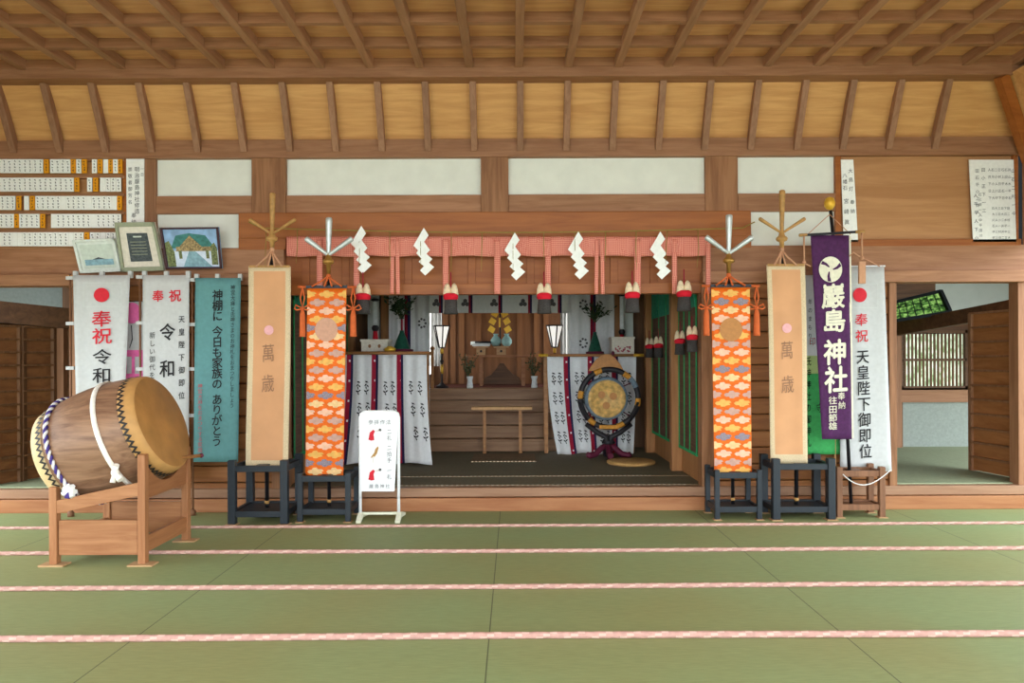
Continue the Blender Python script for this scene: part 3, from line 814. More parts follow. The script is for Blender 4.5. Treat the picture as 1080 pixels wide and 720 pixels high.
CLOUD = [(-1, .1), (-.8, -.3), (-.45, -.35), (-.3, -.8), (.15, -.9), (.35, -.5), (.8, -.5), (1.05, -.1), (.75, .1), (.9, .45), (.4, .6), (.2, .9), (-.25, .85), (-.35, .5), (-.75, .55)]
def brocade(label, st, x0, x1, y0, x2, x3, y1, cx, tx, fk, ring, yd, dm, seed):
    yf = st[1]; D = yf - .05
    r = root('spear_banner', label, 'banner', (st[0], yf, .113), 'spear headed banners on black stands')
    Dw = lambda x, y: D + .002 * math.sin(x * .25) + .006 * math.sin(y * .03)
    b = B()
    nobori_poly(b, x0, x1, y0, y1, x2, x3, Dw, 0, 30, 8)
    f = surf(Dw, .006); row = 0; y = y0 + 6
    xl = lambda y: x0 + (x2 - x0) * (y - y0) / (y1 - y0); xr = lambda y: x1 + (x3 - x1) * (y - y0) / (y1 - y0)
    cyc = [3, 4, 2, 3, 5, 1, 2, 4]
    while y < y1 - 3:
        w = xr(y) - xl(y)
        xs = (.26, .76) if row % 2 else (0.02, .5, .98)
        for u in xs:
            c = xl(y) + w * u; cl = []
            for px_, py_ in CLOUD: cl.append((min(max(c + px_ * 8.6, xl(y) + .3), xr(y) - .3), min(max(y + py_ * 4.6, y0 + .5), y1 - .5)))
            shape(b, surf(Dw, .006 + .0006 * (row % 3)), cl, 1 + (cyc[(row + seed) % 8] - 1))
        y += 8.9; row += 1
    shape(b, surf(Dw, .011), disc_pts((xl(yd) + xr(yd)) / 2, yd, 12, 12.5), 6)
    part('cloth', b, ['brocade_orange', 'cloud_cream', 'cloud_pink', 'cloud_yellow', 'cloud_mauve', 'cloud_grey', dm], r)
    top = P(cx, ring + 8, yf - .02)
    b = B(); b.tube([(st[0], yf, .115), (st[0], yf, top.z * .5), (top.x, yf - .02, top.z)], .017, 10); pl = part('pole', b, 'black_pole', r)
    b = B(); b.ball((st[0], yf, .16), .022); part('pole_tip', b, 'bamboo_gold', pl)
    b = B(); b.beam(P(x0 - 1, y0 - 1.5, D), P(x1 + 1, y0 - 1.8, D), .025, .025); part('crossbar', b, 'black_pole', r)
    for a, c in ((x0 - 10, x0 - 1), (x1 + 1, x1 + 10)):
        b = B(); b.tube([P(a, y0 - 1.5, D), P(c, y0 - 1.5, D)], .012, 8); part('crossbar_end', b, 'orange_cord', r)
    trident(r, cx, tx, fk, ring, 0, yf - .02, 24.5, 18, .038, 'silver_metal', 'gold_metal')
    cords(r, cx, ring + 15, x0 + 5, x1 - 5, y0 - 2, D, 'orange_cord')
    for x in (x0 - 5, x1 + 7): side_tassel(r, x, y0 - 1, y0 + 51, D, 'orange_cord')
brocade('left orange brocade banner with a pale rose disc and silver spear top', sB, 324, 365.5, 304, 322, 362, 506, 346.5, 229, 269, 276, 347.5, 'disc_rose', 0)
brocade('right orange brocade banner with a gold disc and silver spear top', sC, 750, 791, 303, 753.5, 793, 503, 768.5, 226, 267.5, 275, 347.5, 'disc_gold', 3)

# ---- purple banner
D = sE[1] - .05
r = root('purple_banner', 'purple banner with white crest and large white writing, on the brown stand', 'banner', (sE[0], sE[1], .113))
Dw = lambda x, y: D + .003 * math.sin(x * .3) + .012 * math.sin((y - 250) * .02)
b = B(); nobori_poly(b, 855, 895.5, 248, 463, 867, 898.5, Dw, 0, 30, 10)
f = surf(Dw, .012); e = lambda y: (y - 248) * .036
shape(b, f, disc_pts(876, 284, 12.3, 13.6), 1)
f2 = surf(Dw, .0145)
for k in range(3):                     # three turning commas in the crest
    a = math.radians(120 * k - 70)
    c = (876 + 6.4 * math.cos(a), 284 + 7.09 * math.sin(a))
    sw = [(876 + 11.4 * math.cos(a + .45 + i * .25 - .9) * (1 - .0 * i), 284 + 12.6 * math.sin(a + .45 + i * .25 - .9)) for i in range(3)]
    q = a + PI / 3
    pts = [(876 + 2.2 * math.cos(q), 284 + 2.4 * math.sin(q)), (876 + 7 * math.cos(q - .25), 284 + 7.6 * math.sin(q - .25)), (876 + 11.6 * math.cos(q - .42), 284 + 12.8 * math.sin(q - .42)),
           (876 + 11.8 * math.cos(q - .1), 284 + 13 * math.sin(q - .1)), (876 + 7.4 * math.cos(q + .12), 284 + 8 * math.sin(q + .12)), (876 + 3 * math.cos(q + .4), 284 + 3.2 * math.sin(q + .4))]
    shape(b, f2, pts, 0)
for ch, y, h in (('巖', 312, 27), ('島', 338, 25), ('神', 371, 28), ('社', 400, 29)): write(b, f, ch, 876.5 + e(y), y, 25, h, 1, .03)
write(b, f, '奉', 887.5, 417.5, 8, 8.6, 1, .009); write(b, f, '納', 888, 427, 8, 8.6, 1, .009)
for ch, y in zip('往田節雄', (422, 431.5, 440.5, 449)): write(b, f, ch, 878.5, y, 9.4, 8.8, 1, .009)
part('cloth', b, ['purple_cloth', 'cream_print'], r)
b = B()
for i in range(14):
    t0 = i / 14; q0, q1 = P(896 + 3 * t0, 249 + 213 * t0, D + .012), P(896 + 3 * (t0 + 1 / 14), 249 + 213 * (t0 + 1 / 14), D + .012); b.beam(q0, q1, .022, .006, up=(0, -1, 0))
part('side_binding', b, 'cream_print', r)
tp = P(876, 222, sE[1] - .0)
b = B(); b.tube([(PX(897, sE[1]), sE[1], .11), P(888, 350, sE[1]), tp], .016, 10); part('pole', b, 'black_pole', r)
b = B(); b.lathe([(.01, -.04), (.03, -.03), (.05, 0), (.052, .03), (.04, .07), (.012, .085)], P(875, 217, sE[1]), n=14); part('finial', b, 'gold_leaf', r)
b = B(); b.beam(P(846, 248, D - .01), P(903, 244.5, D - .01), .022, .022); part('crossbar', b, 'black_pole', r)
for a, c in (((843, 248), (851, 247.5)), ((902, 244.6), (912, 244))):
    b = B(); b.tube([P(a[0], a[1], D - .01), P(c[0], c[1], D - .01)], .015, 8); part('crossbar_cap', b, 'bamboo_gold', r)
b = B(); k = P(875, 226, D)
for x in (852, 897): b.tube([k, P(x, 247, D - .01)], .004, 5)
part('hanging_cord', b, 'peach_cord', r)
b = B(); a = P(909, 245, D - .01); k = P(909, 272, D - .01)
b.tube([a, k], .009, 6); b.ball(k, .02); b.tube([k, P(900, 266, D - .02), P(896, 270, D - .02)], .006, 6); b.tube([k, P(917, 275, D - .01), P(928, 281, D)], .005, 6)
w = P(909, 276, D - .01); b.beam(w, P(909, 299, D - .01), .06, .03, up=(0, -1, 0)); part('cord_tag', b, 'peach_cord', r)
b = B(); a = P(848, 248, D - .01); k = P(848, 277, D - .01); b.tube([a, k], .008, 6); b.ball(k, .02); b.tube([k, P(842, 281, D - .02)], .006, 6); b.tube([k, P(855, 281, D - .02)], .006, 6); part('cord_knot', b, 'peach_cord', r)
b = B(); b.tube([P(889 + 51 * i / 14, 500 + 13.5 * math.sin(PI * (i / 14) ** .9) - 5 * i / 14, sE[1] - .2) for i in range(15)], .005, 6); part('loop_cord', b, 'rope_white', r)

# ---- right white banner
D = 7.21
r = root('banner', 'white banner with red sun and black writing, right of the purple banner', 'banner', (PX(936, D), D, 0), 'banners along the right wall')
Dw = lambda x, y: 7.19 + .004 * math.sin(x * .2) + .005 * math.sin(y * .05)
b = B(); nobori_poly(b, 888, 932.5, 281, 497, 886, 940.5, Dw); f = surf(Dw)
shape(b, f, disc_pts(907, 311, 7.3, 7.6), 1)
for w in ((896, 299, 926, 299.3), (896, 324, 926, 324.3), (925.7, 299, 926, 324)): shape(b, f, [(w[0], w[1]), (w[2], w[1]), (w[2], w[3]), (w[0], w[3])], 3)
write(b, f, '奉', 908.5, 337, 14, 14, 1, .01); write(b, f, '祝', 909, 354, 14, 14, 1, .01)
for i, ch in enumerate('天皇陛下御即位'): write(b, f, ch, 910 + i * .5, 376 + i * 16.6, 14, 16, 2, .012)
part('cloth', b, ['banner_white', 'vermilion', 'ink', 'plaster_shade'], r)
b = B(); b.beam(P(887, 281, D + .01), P(933.5, 280.5, D + .01), .012, .014); part('crossbar', b, 'white_enamel', r)
for x in (890, 931):
    b = B(); q = P(x, 281, D); b.tube([q, q + Vector((0, .042, 0))], .006, 6); part('wall_hook', b, 'peach_cord', r)
# ---- green banner behind
D = 7.224
r = root('banner', 'green banner with white top, half hidden between peach and purple banners', 'banner', (PX(852, D), D, 0), 'banners along the right wall')
Dw = lambda x, y: 7.225
b = B()
def S(u, v): return P(846 + 43 * u, 290 + 189 * v, 7.225 + .003 * math.sin(u * 9))
b.sheet(S, 8, 40, (0, .004, 0), mfn=lambda u, v: 0 if v < .44 else (1 if v < .56 else 2)); f = surf(Dw)
column(b, f, '氏神神社の御神札', 852.5, 381, 12.2, 6.5, 10, 3, .01)
column(b, f, '年のまもり', 854.5, 318, 9, 4.5, 6, 3); write(b, f, '印', 857, 360, 7, 9, 4); write(b, f, '守', 864.5, 430, 7, 10, 3, .01)
part('cloth', b, ['banner_white', 'yellow_green_cloth', 'green_cloth', 'ink', 'vermilion'], r)
q = P(880, 290, D + .012); b = B(); b.tube([(q.x, D + .012, .0), (q.x, D + .012, q.z)], .01, 8); part('pole', b, 'pale_wood', r)

# ---- white notice stand
yf = H * F / (550.5 - CY); D = yf + .1
r = root('sign_stand', 'white standing sign with red figures explaining how to bow and clap', 'sign', (PX(400, D), D, 0))
def rrect(x0, x1, y0, y1, c, n=5):
    o = []
    for cx, cy, a in ((x1 - c, y0 + c, -PI / 2), (x1 - c, y1 - 1, 0), (x0 + 1, y1 - 1, PI / 2), (x0 + c, y0 + c, PI)):
        cc = c if cy < (y0 + y1) / 2 else 1
        o += [(cx + cc * math.cos(a + PI / 2 * i / n), cy + cc * math.sin(a + PI / 2 * i / n)) for i in range(n + 1)]
    return o
b = B(); b.prism([P(x, y, D) for x, y in rrect(380.5, 420, 434.5, 518, 5)], (0, .02, 0), 0)
f = lambda x, y: P(x, y, D - .0025)
for i, ch in enumerate('参拝作法'): write(b, f, ch, 391 + i * 6.2, 445, 5.2, 5.4, 1, .0)
for i, ch in enumerate('嚴島神社'): write(b, f, ch, 391.5 + i * 5.8, 512.5, 4.8, 4.6, 1, .0)
for t2, y in (('二礼', 455), ('二拍手', 472), ('一礼', 496)): column(b, f, t2, 410.5, y, 6.6, 5, 6, 1, -.004)
for y in (452, 494):
    shape(b, f, [(388.5, y + 11.5), (390, y + 4), (393.5, y + 1), (395.5, y + 2.5), (394, y + 6), (394.8, y + 12), (391.5, y + 12.6)], 2)
    shape(b, f, [(395.5, y + 2.5), (399, y + 1), (401.8, y + .6), (401.5, y + 2), (398, y + 3)], 4)
    shape(b, f, disc_pts(400.8, y + 1.2, 1.5, 1.4, 10), 1)
shape(b, f, [(393.5, 481), (396, 473), (398.6, 470.5), (399.3, 472), (397.6, 478), (395.2, 481.6)], 3); shape(b, f, [(393.5, 481), (394.4, 481.4), (393.8, 488), (393.2, 488)], 4)
shape(b, f, [(391, 482), (394.5, 477.5), (395, 479), (392, 483)], 3)
part('panel', b, ['white_enamel', 'ink_grey', 'vermilion', 'bamboo_gold', 'mount_cream'], r)
b = B(); pts = [P(x, y, D + .01) for x, y in [(380, 548), (380, 440), (381, 436), (385, 434), (415.5, 434), (419.5, 436), (420.5, 440), (420.5, 547.5)]]
b.tube(pts, .0145, 8); part('frame', b, 'white_enamel', r)
for x in (380, 420.5):
    X = PX(x, D); b = B(); b.prism([(X - .022, yf - .02, 0), (X - .022, yf - .02, .02), (X - .022, D - .02, .075), (X - .022, D + .03, .075), (X - .022, D + .26, .02), (X - .022, D + .26, 0), (X - .022, D, .03)], (.044, 0, 0)); part('foot', b, 'cream_metal', r)
b = B(); b.beam((PX(380, D), D + .01, .065), (PX(420.5, D), D + .01, .065), .012, .022); part('cross_rail', b, 'cream_metal', r)

# ---- name strips on the left board
rows = [(168.2, 182.6, [('w', -3, 45.6), ('o', 46.2, 52), ('w', 53, 74.6), ('o', 75, 80), ('w', 80.4, 86), ('o', 86.4, 92), ('w', 97, 102.6), ('o', 103, 108.6), ('w', 109, 114.4), ('o', 114.6, 119), ('w', 119.4, 124.6), ('o', 125, 128.4)]),
        (187, 202, [('w', -3, 78), ('o', 78.4, 84), ('w', 92, 97.4), ('o', 98, 104), ('w', 105.5, 128)]),
        (206.4, 221.3, [('w', -5, 16.4), ('o', 17, 23), ('w', 25.5, 31), ('o', 31.4, 37), ('w', 37.4, 123.6), ('o', 124, 128.4)]),
        (225.6, 240.2, [('w', -6, 15), ('o', 15.4, 20), ('w', 20.4, 42), ('o', 42.4, 48), ('w', 54, 128)]),
        (244.6, 259.6, [('w', -3, 88.6), ('o', 89, 94.4), ('w', 95, 128)])]
RN = ['top', 'second', 'third', 'fourth', 'bottom']
ORD = ['', 'second ', 'third ', 'fourth ', 'fifth ', 'sixth ', 'seventh ', 'eighth ', 'ninth ', 'tenth ', 'eleventh ', 'twelfth ', 'thirteenth ', 'fourteenth ', 'fifteenth ', 'sixteenth ', 'seventeenth ', 'eighteenth ', 'nineteenth ', 'twentieth ', 'twenty-first ', 'twenty-second ', 'twenty-third ', 'twenty-fourth ', 'twenty-fifth ', 'twenty-sixth ', 'twenty-seventh ', 'twenty-eighth ', 'twenty-ninth ']
proto = {}
SD = 7.312; SW, SH = 5.15 * SD / F, 14.6 * SD / F
def strip_mesh(c, k):
    b = B(); b.box(-SW / 2, SW / 2, -.004, .004, 0, SH, 0); rnd = random.Random(k * 7 + (3 if c == 'o' else 0))
    if not (c == 'w' and k == 5):
        for i in range(4):
            z = SH * (.84 - .215 * i); x = rnd.uniform(-.002, .002)
            for s in range(4):
                a, l, w = rnd.choice((0, 0, 1.2, 1.57, -.8)), rnd.uniform(.005, .0095), .0016
                cx_, cz_ = x + rnd.uniform(-.004, .004), z + rnd.uniform(-.007, .007)
                ca, sa = math.cos(a), math.sin(a)
                b.flat([(cx_ + u * l * ca - v * w * sa, -.0052, cz_ + u * l * sa + v * w * ca) for u, v in ((-1, -1), (1, -1), (1, 1), (-1, 1))], 1)
    return b
first = {}
for ri, (ya, yb, runs) in enumerate(rows):
    items = []
    for c, xa, xb in runs:
        n = max(1, round((xb - xa) / 5.4))
        for i in range(n): items.append((xa + (xb - xa) * (i + .5) / n, c))
    items.sort(reverse=True); cnt = {'w': 0, 'o': 0}
    for x, c in items:
        k = random.randrange(6); loc = P(x, yb, SD); lab = '%s name strip, rightmost of its colour, %s row of left board' % ('orange' if c == 'o' else 'white', RN[ri])
        if cnt[c]: lab = '%s name strip, %sof its colour from the right, %s row of left board' % ('orange' if c == 'o' else 'white', ORD[cnt[c]], RN[ri])
        cnt[c] += 1
        if (c, k) not in first:
            o = make_mesh('name_strip', strip_mesh(c, k), ['paper_orange' if c == 'o' else 'paper', 'ink'], Vector((0, 0, 0)), 0)
            first[(c, k)] = o; o.location = loc
            tag(o, lab, 'name strip', 'name strips on the left wall board')
        else: dup(first[(c, k)], loc, lab)

# ---- tall inscription sheets
def sheet_thing(name, label, quad, D, cols, group=None, lines=()):
    (x0, y0), (x1, _), (x2, y1), (x3, _) = quad
    b = B(); b.prism([P(x0, y0, D), P(x1, y0, D), P(x3, y1, D), P(x2, y1, D)], (0, .008, 0), 0)
    f = lambda x, y: P(x, y, D - .002)
    for text, x, y, pitch, s, dx in cols: column(b, f, text, x, y, pitch, s, s * 1.05, 1, .0, dx)
    for l in lines: shape(b, f, l, 1)
    solo(name, b, ['paper', 'ink'], label, 'paper sheet', group)
sheet_thing('inscription_sheet', 'white inscription sheet beside the name strip board, above the olive frame', ((133, 167.5), (152, 167.5), (133.5, 238), (152, 238)), 7.315,
            [('明治巖島神社修造', 144.5, 178.5, 6.3, 5.6, 0), ('崇敬者御芳名', 137.2, 178.5, 6.9, 4.6, 0), ('一日', 150, 178, 6.0, 3.8, 0), ('奉納', 141, 227, 7, 5.4, 0)])
sheet_thing('inscription_sheet', 'narrow white inscription sheet above the purple banner', ((887, 168.3), (900, 168), (890, 255), (905, 254.5)), 7.315,
            [('大鳥灯', 897, 180, 9.5, 5, .03), ('奉納', 899, 213, 9.5, 5, .03), ('八幡石', 891, 185, 6.5, 5, .03), ('宮崎眞', 892.5, 212, 11, 5.4, .03)])
rnd = random.Random(3); pool = '一二三大小山川田中村木上下日月人正平石井'
cols = [(''.join(rnd.choice(pool) for _ in range(7)), 1030.5, 180, 7.29, 4.2, .02), (''.join(rnd.choice(pool) for _ in range(9)), 1033.5, 205, 5.4, 3.6, .02), (''.join(rnd.choice(pool) for _ in range(6)), 1029, 206, 9, 4.4, .02),
        (''.join(rnd.choice(pool) for _ in range(6)), 1037, 179, 8.6, 4.4, .02), (''.join(rnd.choice(pool) for _ in range(6)), 1068.5, 180, 9, 4.4, .02)]
for i in range(7): cols.append((''.join(rnd.choice(pool) for _ in range(5)), 1043.5 + i * 3.5, 179, 7.4, 3.3, .02))
for i in range(6): cols.append((''.join(rnd.choice(pool) for _ in range(6)), 1047.5 + i * 3.2, 219.5, 6.2, 3.0, .02))
sheet_thing('notice_sheet', 'large white sheet of small writing at the right end of the wall', ((1022, 168.3), (1069, 168), (1026.5, 255), (1072, 254)), 7.315, cols)

# ---- three leaning picture frames
def frame_thing(name, label, quad, dt, db, w, mat, mount, mw, art):
    q = [P(x, y, d) for (x, y), d in zip(quad, (dt, dt, db, db))]     # TL TR BR BL
    def f(u, v, e=0):
        a = q[0].lerp(q[1], u); c = q[3].lerp(q[2], u); p = a.lerp(c, v); return p + Vector((0, -e, -e * .2))
    r = root(name, label, 'picture', (q[3] + q[2]) / 2, 'picture frames on the ledge')
    b = B(); b.prism([f(0, 0), f(1, 0), f(1, 1), f(0, 1)], (0, .02, .004)); part('backing', b, mount, r)
    b = B()
    wv = w * 1.25
    for u0, u1, v0, v1 in ((0, 1, 0, wv), (0, 1, 1 - wv, 1), (0, w, 0, 1), (1 - w, 1, 0, 1)):
        b.prism([f(u0, v0, .022), f(u1, v0, .022), f(u1, v1, .022), f(u0, v1, .022)], (0, .022, .004))
    part('frame', b, mat, r, bevel=.003)
    b = B(); ms = []
    for pts, m in art:
        if m not in ms: ms.append(m)
        i = len([1 for z in ms]); b.flat([f(mw[0] + (mw[2] - mw[0]) * x, mw[1] + (mw[3] - mw[1]) * y, .003 + .0004 * len(b.f)) for x, y in pts], ms.index(m))
    part('picture', b, ms, r)
    return r
R = lambda a, c, d, e: [(a, c), (d, c), (d, e), (a, e)]
frame_thing('picture_frame', 'small white picture frame with a faint blue landscape, left of three on the ledge', [(77, 253), (121, 251), (128.5, 286), (85.5, 288)], 7.16, 7.265, .06, 'frame_white', 'frame_white', (.12, .16, .9, .88),
            [(R(0, 0, 1, 1), 'pale_print'), (R(.06, .62, .95, .86), 'sea_print'), ([(.3, .62), (.42, .57), (.5, .53), (.6, .57), (.72, .62)], 'slate_print'), (R(.25, .86, .75, .97), 'pale_print')])
frame_thing('picture_frame', 'olive picture frame with a dark grey certificate, middle of three on the ledge', [(121.5, 234.5), (163, 234), (174, 285), (129, 286.5)], 7.14, 7.26, .07, 'frame_olive', 'mount_cream', (.24, .22, .76, .8),
            [(R(0, 0, 1, 1), 'slate_print'), (R(.3, .1, .7, .15), 'pale_print')] + [(R(.12, .3 + k * .11, .85, .32 + k * .11), 'frame_olive') for k in range(5)])
frame_thing('picture_frame', 'dark plum picture frame with a green roofed building, right of three on the ledge', [(169, 240), (230.5, 239.3), (234.5, 283), (176, 283.5)], 7.15, 7.26, .035, 'frame_plum', 'sky_print', (.04, .05, .96, .95),
            [(R(0, 0, 1, 1), 'sky_print'), (R(0, .56, 1, 1), 'snow_print'), ([(.1, .5), (.22, .16), (.48, .1), (.78, .16), (.94, .5)], 'roof_print'), ([(.18, .58), (.48, .16), (.78, .58)], 'earth_print'), (R(.2, .46, .86, .58), 'earth_print'),
             ([(.3, 1), (.44, .58), (.56, .58), (.86, 1)], 'sea_print'), ([(.0, 1), (.0, .35), (.08, .3), (.16, .6), (.16, 1)], 'tree_print'), ([(.86, .95), (.86, .45), (.93, .35), (.98, .5), (.98, .95)], 'tree_print'), (R(.24, .56, .3, .78), 'tree_print'), (R(.76, .56, .82, .78), 'tree_print')])

# ---- straw rope with paper streamers
def rope_y(x): return 246 - 6 * math.cos((x - 520) / 265 * PI * 1.0) if False else 240 + 5 * math.sin(max(0, min(1, (x - 262) / 534)) * PI)
b = B(); b.tube([P(262 + 534 * i / 40, rope_y(262 + 534 * i / 40) - (6 if i in (0, 40) else 0), 7.19) for i in range(41)], .006, 6)
for k in range(16):
    x = 281 + k * 32.5; y = rope_y(x); q = rnd.uniform(30, 46)
    b.tube([P(x, y, 7.19), P(x + rnd.uniform(-1, 1), y + q * .5, 7.18), P(x + rnd.uniform(-2, 2), y + q, 7.185)], [.0045, .004, .002], 5)
solo('straw_rope', b, 'straw', 'thin straw rope with hanging straws across the lintel beam', 'rope')
SH_ = [[(0, 0), (5, 8), (-6, 24), (-11, 19)], [(0, 14.5), (6.5, 23.5), (-2, 33), (-8, 27)], [(2, 27), (9, 33), (1, 41.5), (-5.5, 36)], [(4.5, 36), (11, 41.5), (1.5, 50.5), (-4, 45)]]
sx = [(381, 238), (447, 240), (543, 245), (610, 244), (696.5, 244)]
labs = ['leftmost white zigzag paper streamer, beside the left silver spear top', 'second white zigzag paper streamer from the left on the straw rope', 'middle white zigzag paper streamer over the altar', 'fourth white zigzag paper streamer from the left on the straw rope', 'rightmost white zigzag paper streamer on the straw rope']
b = B()
for i, q in enumerate(SH_): b.prism([P(543 + x, 245 + y, 7.1815 - .003 * (i % 2)) for x, y in q], (0, .0025, 0))
s0 = solo('paper_streamer', b, 'paper', labs[2], 'paper streamer', 'white paper streamers on the straw rope')
base = P(543, 245, 7.18)
for (x, y), lab in zip(sx, labs):
    if x != 543: dup(s0, s0.location + P(x, y, 7.18) - base, lab)

# ---- pink valance with its ribbons
D = 7.25
r = root('valance', 'pink patterned silk valance with hanging ribbons along the lintel', 'valance', P(522, 270, D))
b = B()
def S(u, v):
    x = 302 + 446 * u; y = 249.5 + 20.5 * v + .6 * math.sin(u * 55) * v
    return P(x, y, D + .012 * math.sin(u * 70) * (.3 + v) + .006 * math.sin(u * 171))
b.sheet(S, 160, 6, (0, .004, 0)); part('band', b, 'pink_silk', r)
for x, w, kk in ((337, 3, 0), (376, 3, 0), (414, 2, -.6), (419, 2, .6), (470, 3, 0), (524.5, 3.2, 0), (578, 3, 0), (629.5, 2, -.6), (635, 2, .8), (672.5, 3.4, 0), (711.5, 2.6, 0), (747, 2.4, 0)):
    b = B()
    def S(u, v): return P(x + (u - .5) * 2 * w + kk * v, 252 + 58 * v, D - .012 + .006 * math.sin(v * 7 + x))
    b.sheet(S, 3, 12, (0, .004, 0)); part('ribbon', b, 'pink_silk', r)
# ---- hook tassels
def hook_tassel(c, hh, w):
    """two cream knobs, a red band and a dark fringe"""
    r = root('hook_tassel', '', 'tassel', c)
    b = B()
    for s in (-1, 1):
        b.lathe([(.006, hh * .99), (w * .16, hh * .93), (w * .25, hh * .8), (w * .3, hh * .6)], c + Vector((s * w * .24, 0, 0)), n=10)
    part('knob', b, 'cream_wool', r)
    b = B(); b.lathe([(w * .40, hh * .44), (w * .52, hh * .5), (w * .52, hh * .62), (w * .40, hh * .66)], c, n=14); part('band', b, 'red_wool', r)
    b = B()
    b.lathe([(w * .5, 0), (w * .46, hh * .2), (w * .42, hh * .48)], c, n=14); part('fringe', b, 'black_fringe', r)
    b = B(); b.tube([c + Vector((0, 0, hh * .85)), c + Vector((0, .0, hh * 1.35))], .006, 6); part('cord', b, 'dark_red', r)
    return r
ht = [(383, 331, 'leftmost red banded tassel under the valance, beside the left brocade banner'), (475.5, 331, 'second red banded tassel from the left under the valance'), (574, 330.5, 'red banded tassel under the valance just right of the altar'), (667, 329.5, 'fourth red banded tassel from the left under the valance'), (721.5, 328, 'rightmost red banded tassel under the valance, beside the right brocade banner')]
GT = 'red banded tassels under the pink valance'
t0 = None
for x, y, lab in ht:
    if t0 is None: t0 = hook_tassel(P(x, y, 7.16), .30, .14); t0['label'] = lab; t0['group'] = GT
    else: dup(t0, P(x, y, 7.16), lab)

# ---- reed blinds on the side walls, with their tassels
def blind(label, y0, y1, sx):
    X = 1.86
    r = root('reed_blind', label, 'blind', (X if sx > 0 else mir(X), (y0 + y1) / 2, .51), 'reed blinds inside the sanctuary')
    def bx(name, a, c, z0, z1, mat, o=0, t=.012):
        b = B(); x0, x1 = X - o, X - o + t
        if sx < 0: x0, x1 = mir(x1), mir(x0)
        b.box(x0, x1, a, c, z0, z1); return part(name, b, mat, r)
    bx('reed_panel', y0, y1, .51, 2.6, 'blind_reed')
    for a in (y0, y0 + (y1 - y0) * .36, y0 + (y1 - y0) * .66, y1 - .03): bx('green_border', a, a + .03, .51, 2.6, 'green_hem', .006)
    bx('green_hem', y0, y1, .495, .525, 'green_hem', .008, .016)
    for k in range(3):
        a = y0 + (y1 - y0) * (k / 3 + .03); bx('green_valance', a, a + (y1 - y0) * .27, 2.02, 2.35, 'green_silk', .016)
for sx_, s in ((1, 'right'), (-1, 'left')):
    blind('front reed blind with green borders on the %s side wall' % s, 7.52, 8.34, sx_); blind('rear reed blind with green borders on the %s side wall' % s, 8.5, 9.95, sx_)
b = B(); b.box(1.9, 1.97, 7.5, 9.98, FZ, .56); structure('trim_18', b, ['altar_wood'], 'sill board under the right blinds')
b = B(); b.box(mir(1.97), mir(1.9), 7.5, 9.98, FZ, .56); structure('trim_19', b, ['altar_wood'], 'sill board under the left blinds')
for px_, py_, lab in ((685, 377, 'tassel on the rear right blind, farther of its pair'), (694.5, 377, 'tassel on the rear right blind, nearer of its pair'), (717, 374, 'tassel on the front right blind, farther of its pair'), (730, 371, 'tassel on the front right blind, nearer of its pair')):
    D = 1.78 * F / (px_ - CX); dup(t0, P(px_, py_, D), 'red banded ' + lab, 'red banded tassels on the right blinds', (.8, .8, .88))

# ---- cloth-hung offering tables
def crest(b, f, x, y, s, m):
    for k in range(5):
        a = k * 1.26 + .3; shape(b, f, disc_pts(x + s * .62 * math.cos(a), y + s * .72 * math.sin(a), s * .3, s * .2, 8), m)
def table(label, x0, x1, D, zt, depth):
    r = root('offering_table', label, 'table', ((x0 + x1) / 2, D + depth / 2, FZ), 'offering tables beside the stairs')
    b = B(); b.box(x0, x1, D, D + depth, zt - .045, zt); part('tabletop', b, 'rail_wood', r, bevel=.004)
    for x in (x0 + .05, x1 - .05):
        for y in (D + .06, D + depth - .05):
            b = B(); b.box(x - .025, x + .025, y - .025, y + .025, FZ, zt - .045); part('leg', b, 'rail_wood', r)
    b = B(); b.box(x0 + .05, x1 - .05, D + .05, D + .07, zt - .2, zt - .045); part('apron', b, 'rail_wood', r)
    return r
def drape(label, cols, tops, bots, y0, y1, D, flare, crests):
    """white cloth hanging in folds with red and navy ribbons"""
    xa, xb = tops; xc, xd = bots
    def S(u, v, e=0):
        x = (xa + (xb - xa) * u) * (1 - v ** 2.0) + (xc + (xd - xc) * u) * v ** 2.0
        d = D - flare * v ** 1.8 + .03 * math.sin(u * 19 + v) * (.25 + v) + .012 * math.sin(u * 47)
        return P(x, y0 + (y1 - y0) * v + 1.2 * math.sin(u * 14) * v, d - e)
    b = B(); b.sheet(S, 70, 22, (0, .004, 0), 0)
    for u in cols:
        w = .036
        for j in range(22):
            v0, v1 = j / 22, (j + 1) / 22
            for a, c, m in ((-w, w * .3, 1), (w * .3, w, 2)):
                b.flat([S(u + a, v0, .007), S(u + c, v0, .007), S(u + c, v1, .007), S(u + a, v1, .007)], m)
            if j % 4 == 1: b.flat([S(u - .012, v0, .01), S(u + .006, v0, .01), S(u + .006, v0 + .018, .01), S(u - .012, v0 + .018, .01)], 0)
    for u, v in crests:
        for k, (du, dv, a, l) in enumerate(((0, -.05, .4, 1.2), (-.012, -.022, -.7, 1), (.012, -.012, .8, 1), (-.004, .006, 1.4, 1), (.012, .03, -.5, 1), (-.012, .036, .6, 1.1), (.002, .058, 1.2, .8))):
            ca, sa = math.cos(a), math.sin(a)
            b.flat([S(u + du + (.019 * l * ca * p - .008 * sa * q), v + dv + (.018 * l * sa * p + .010 * ca * q), .008) for p, q in ((-1, 0), (-.3, 1), (1, .2), (.2, -.8))], 3)
    return solo('table_drape', b, ['white_cloth', 'dark_red', 'navy', 'ink'], label, 'cloth', 'white cloths hung on the offering tables')
table('left offering table behind the white sign, draped in white cloth', -2.06, PX(449, 9.1), 9.1, PZ(370, 9.1), .6)
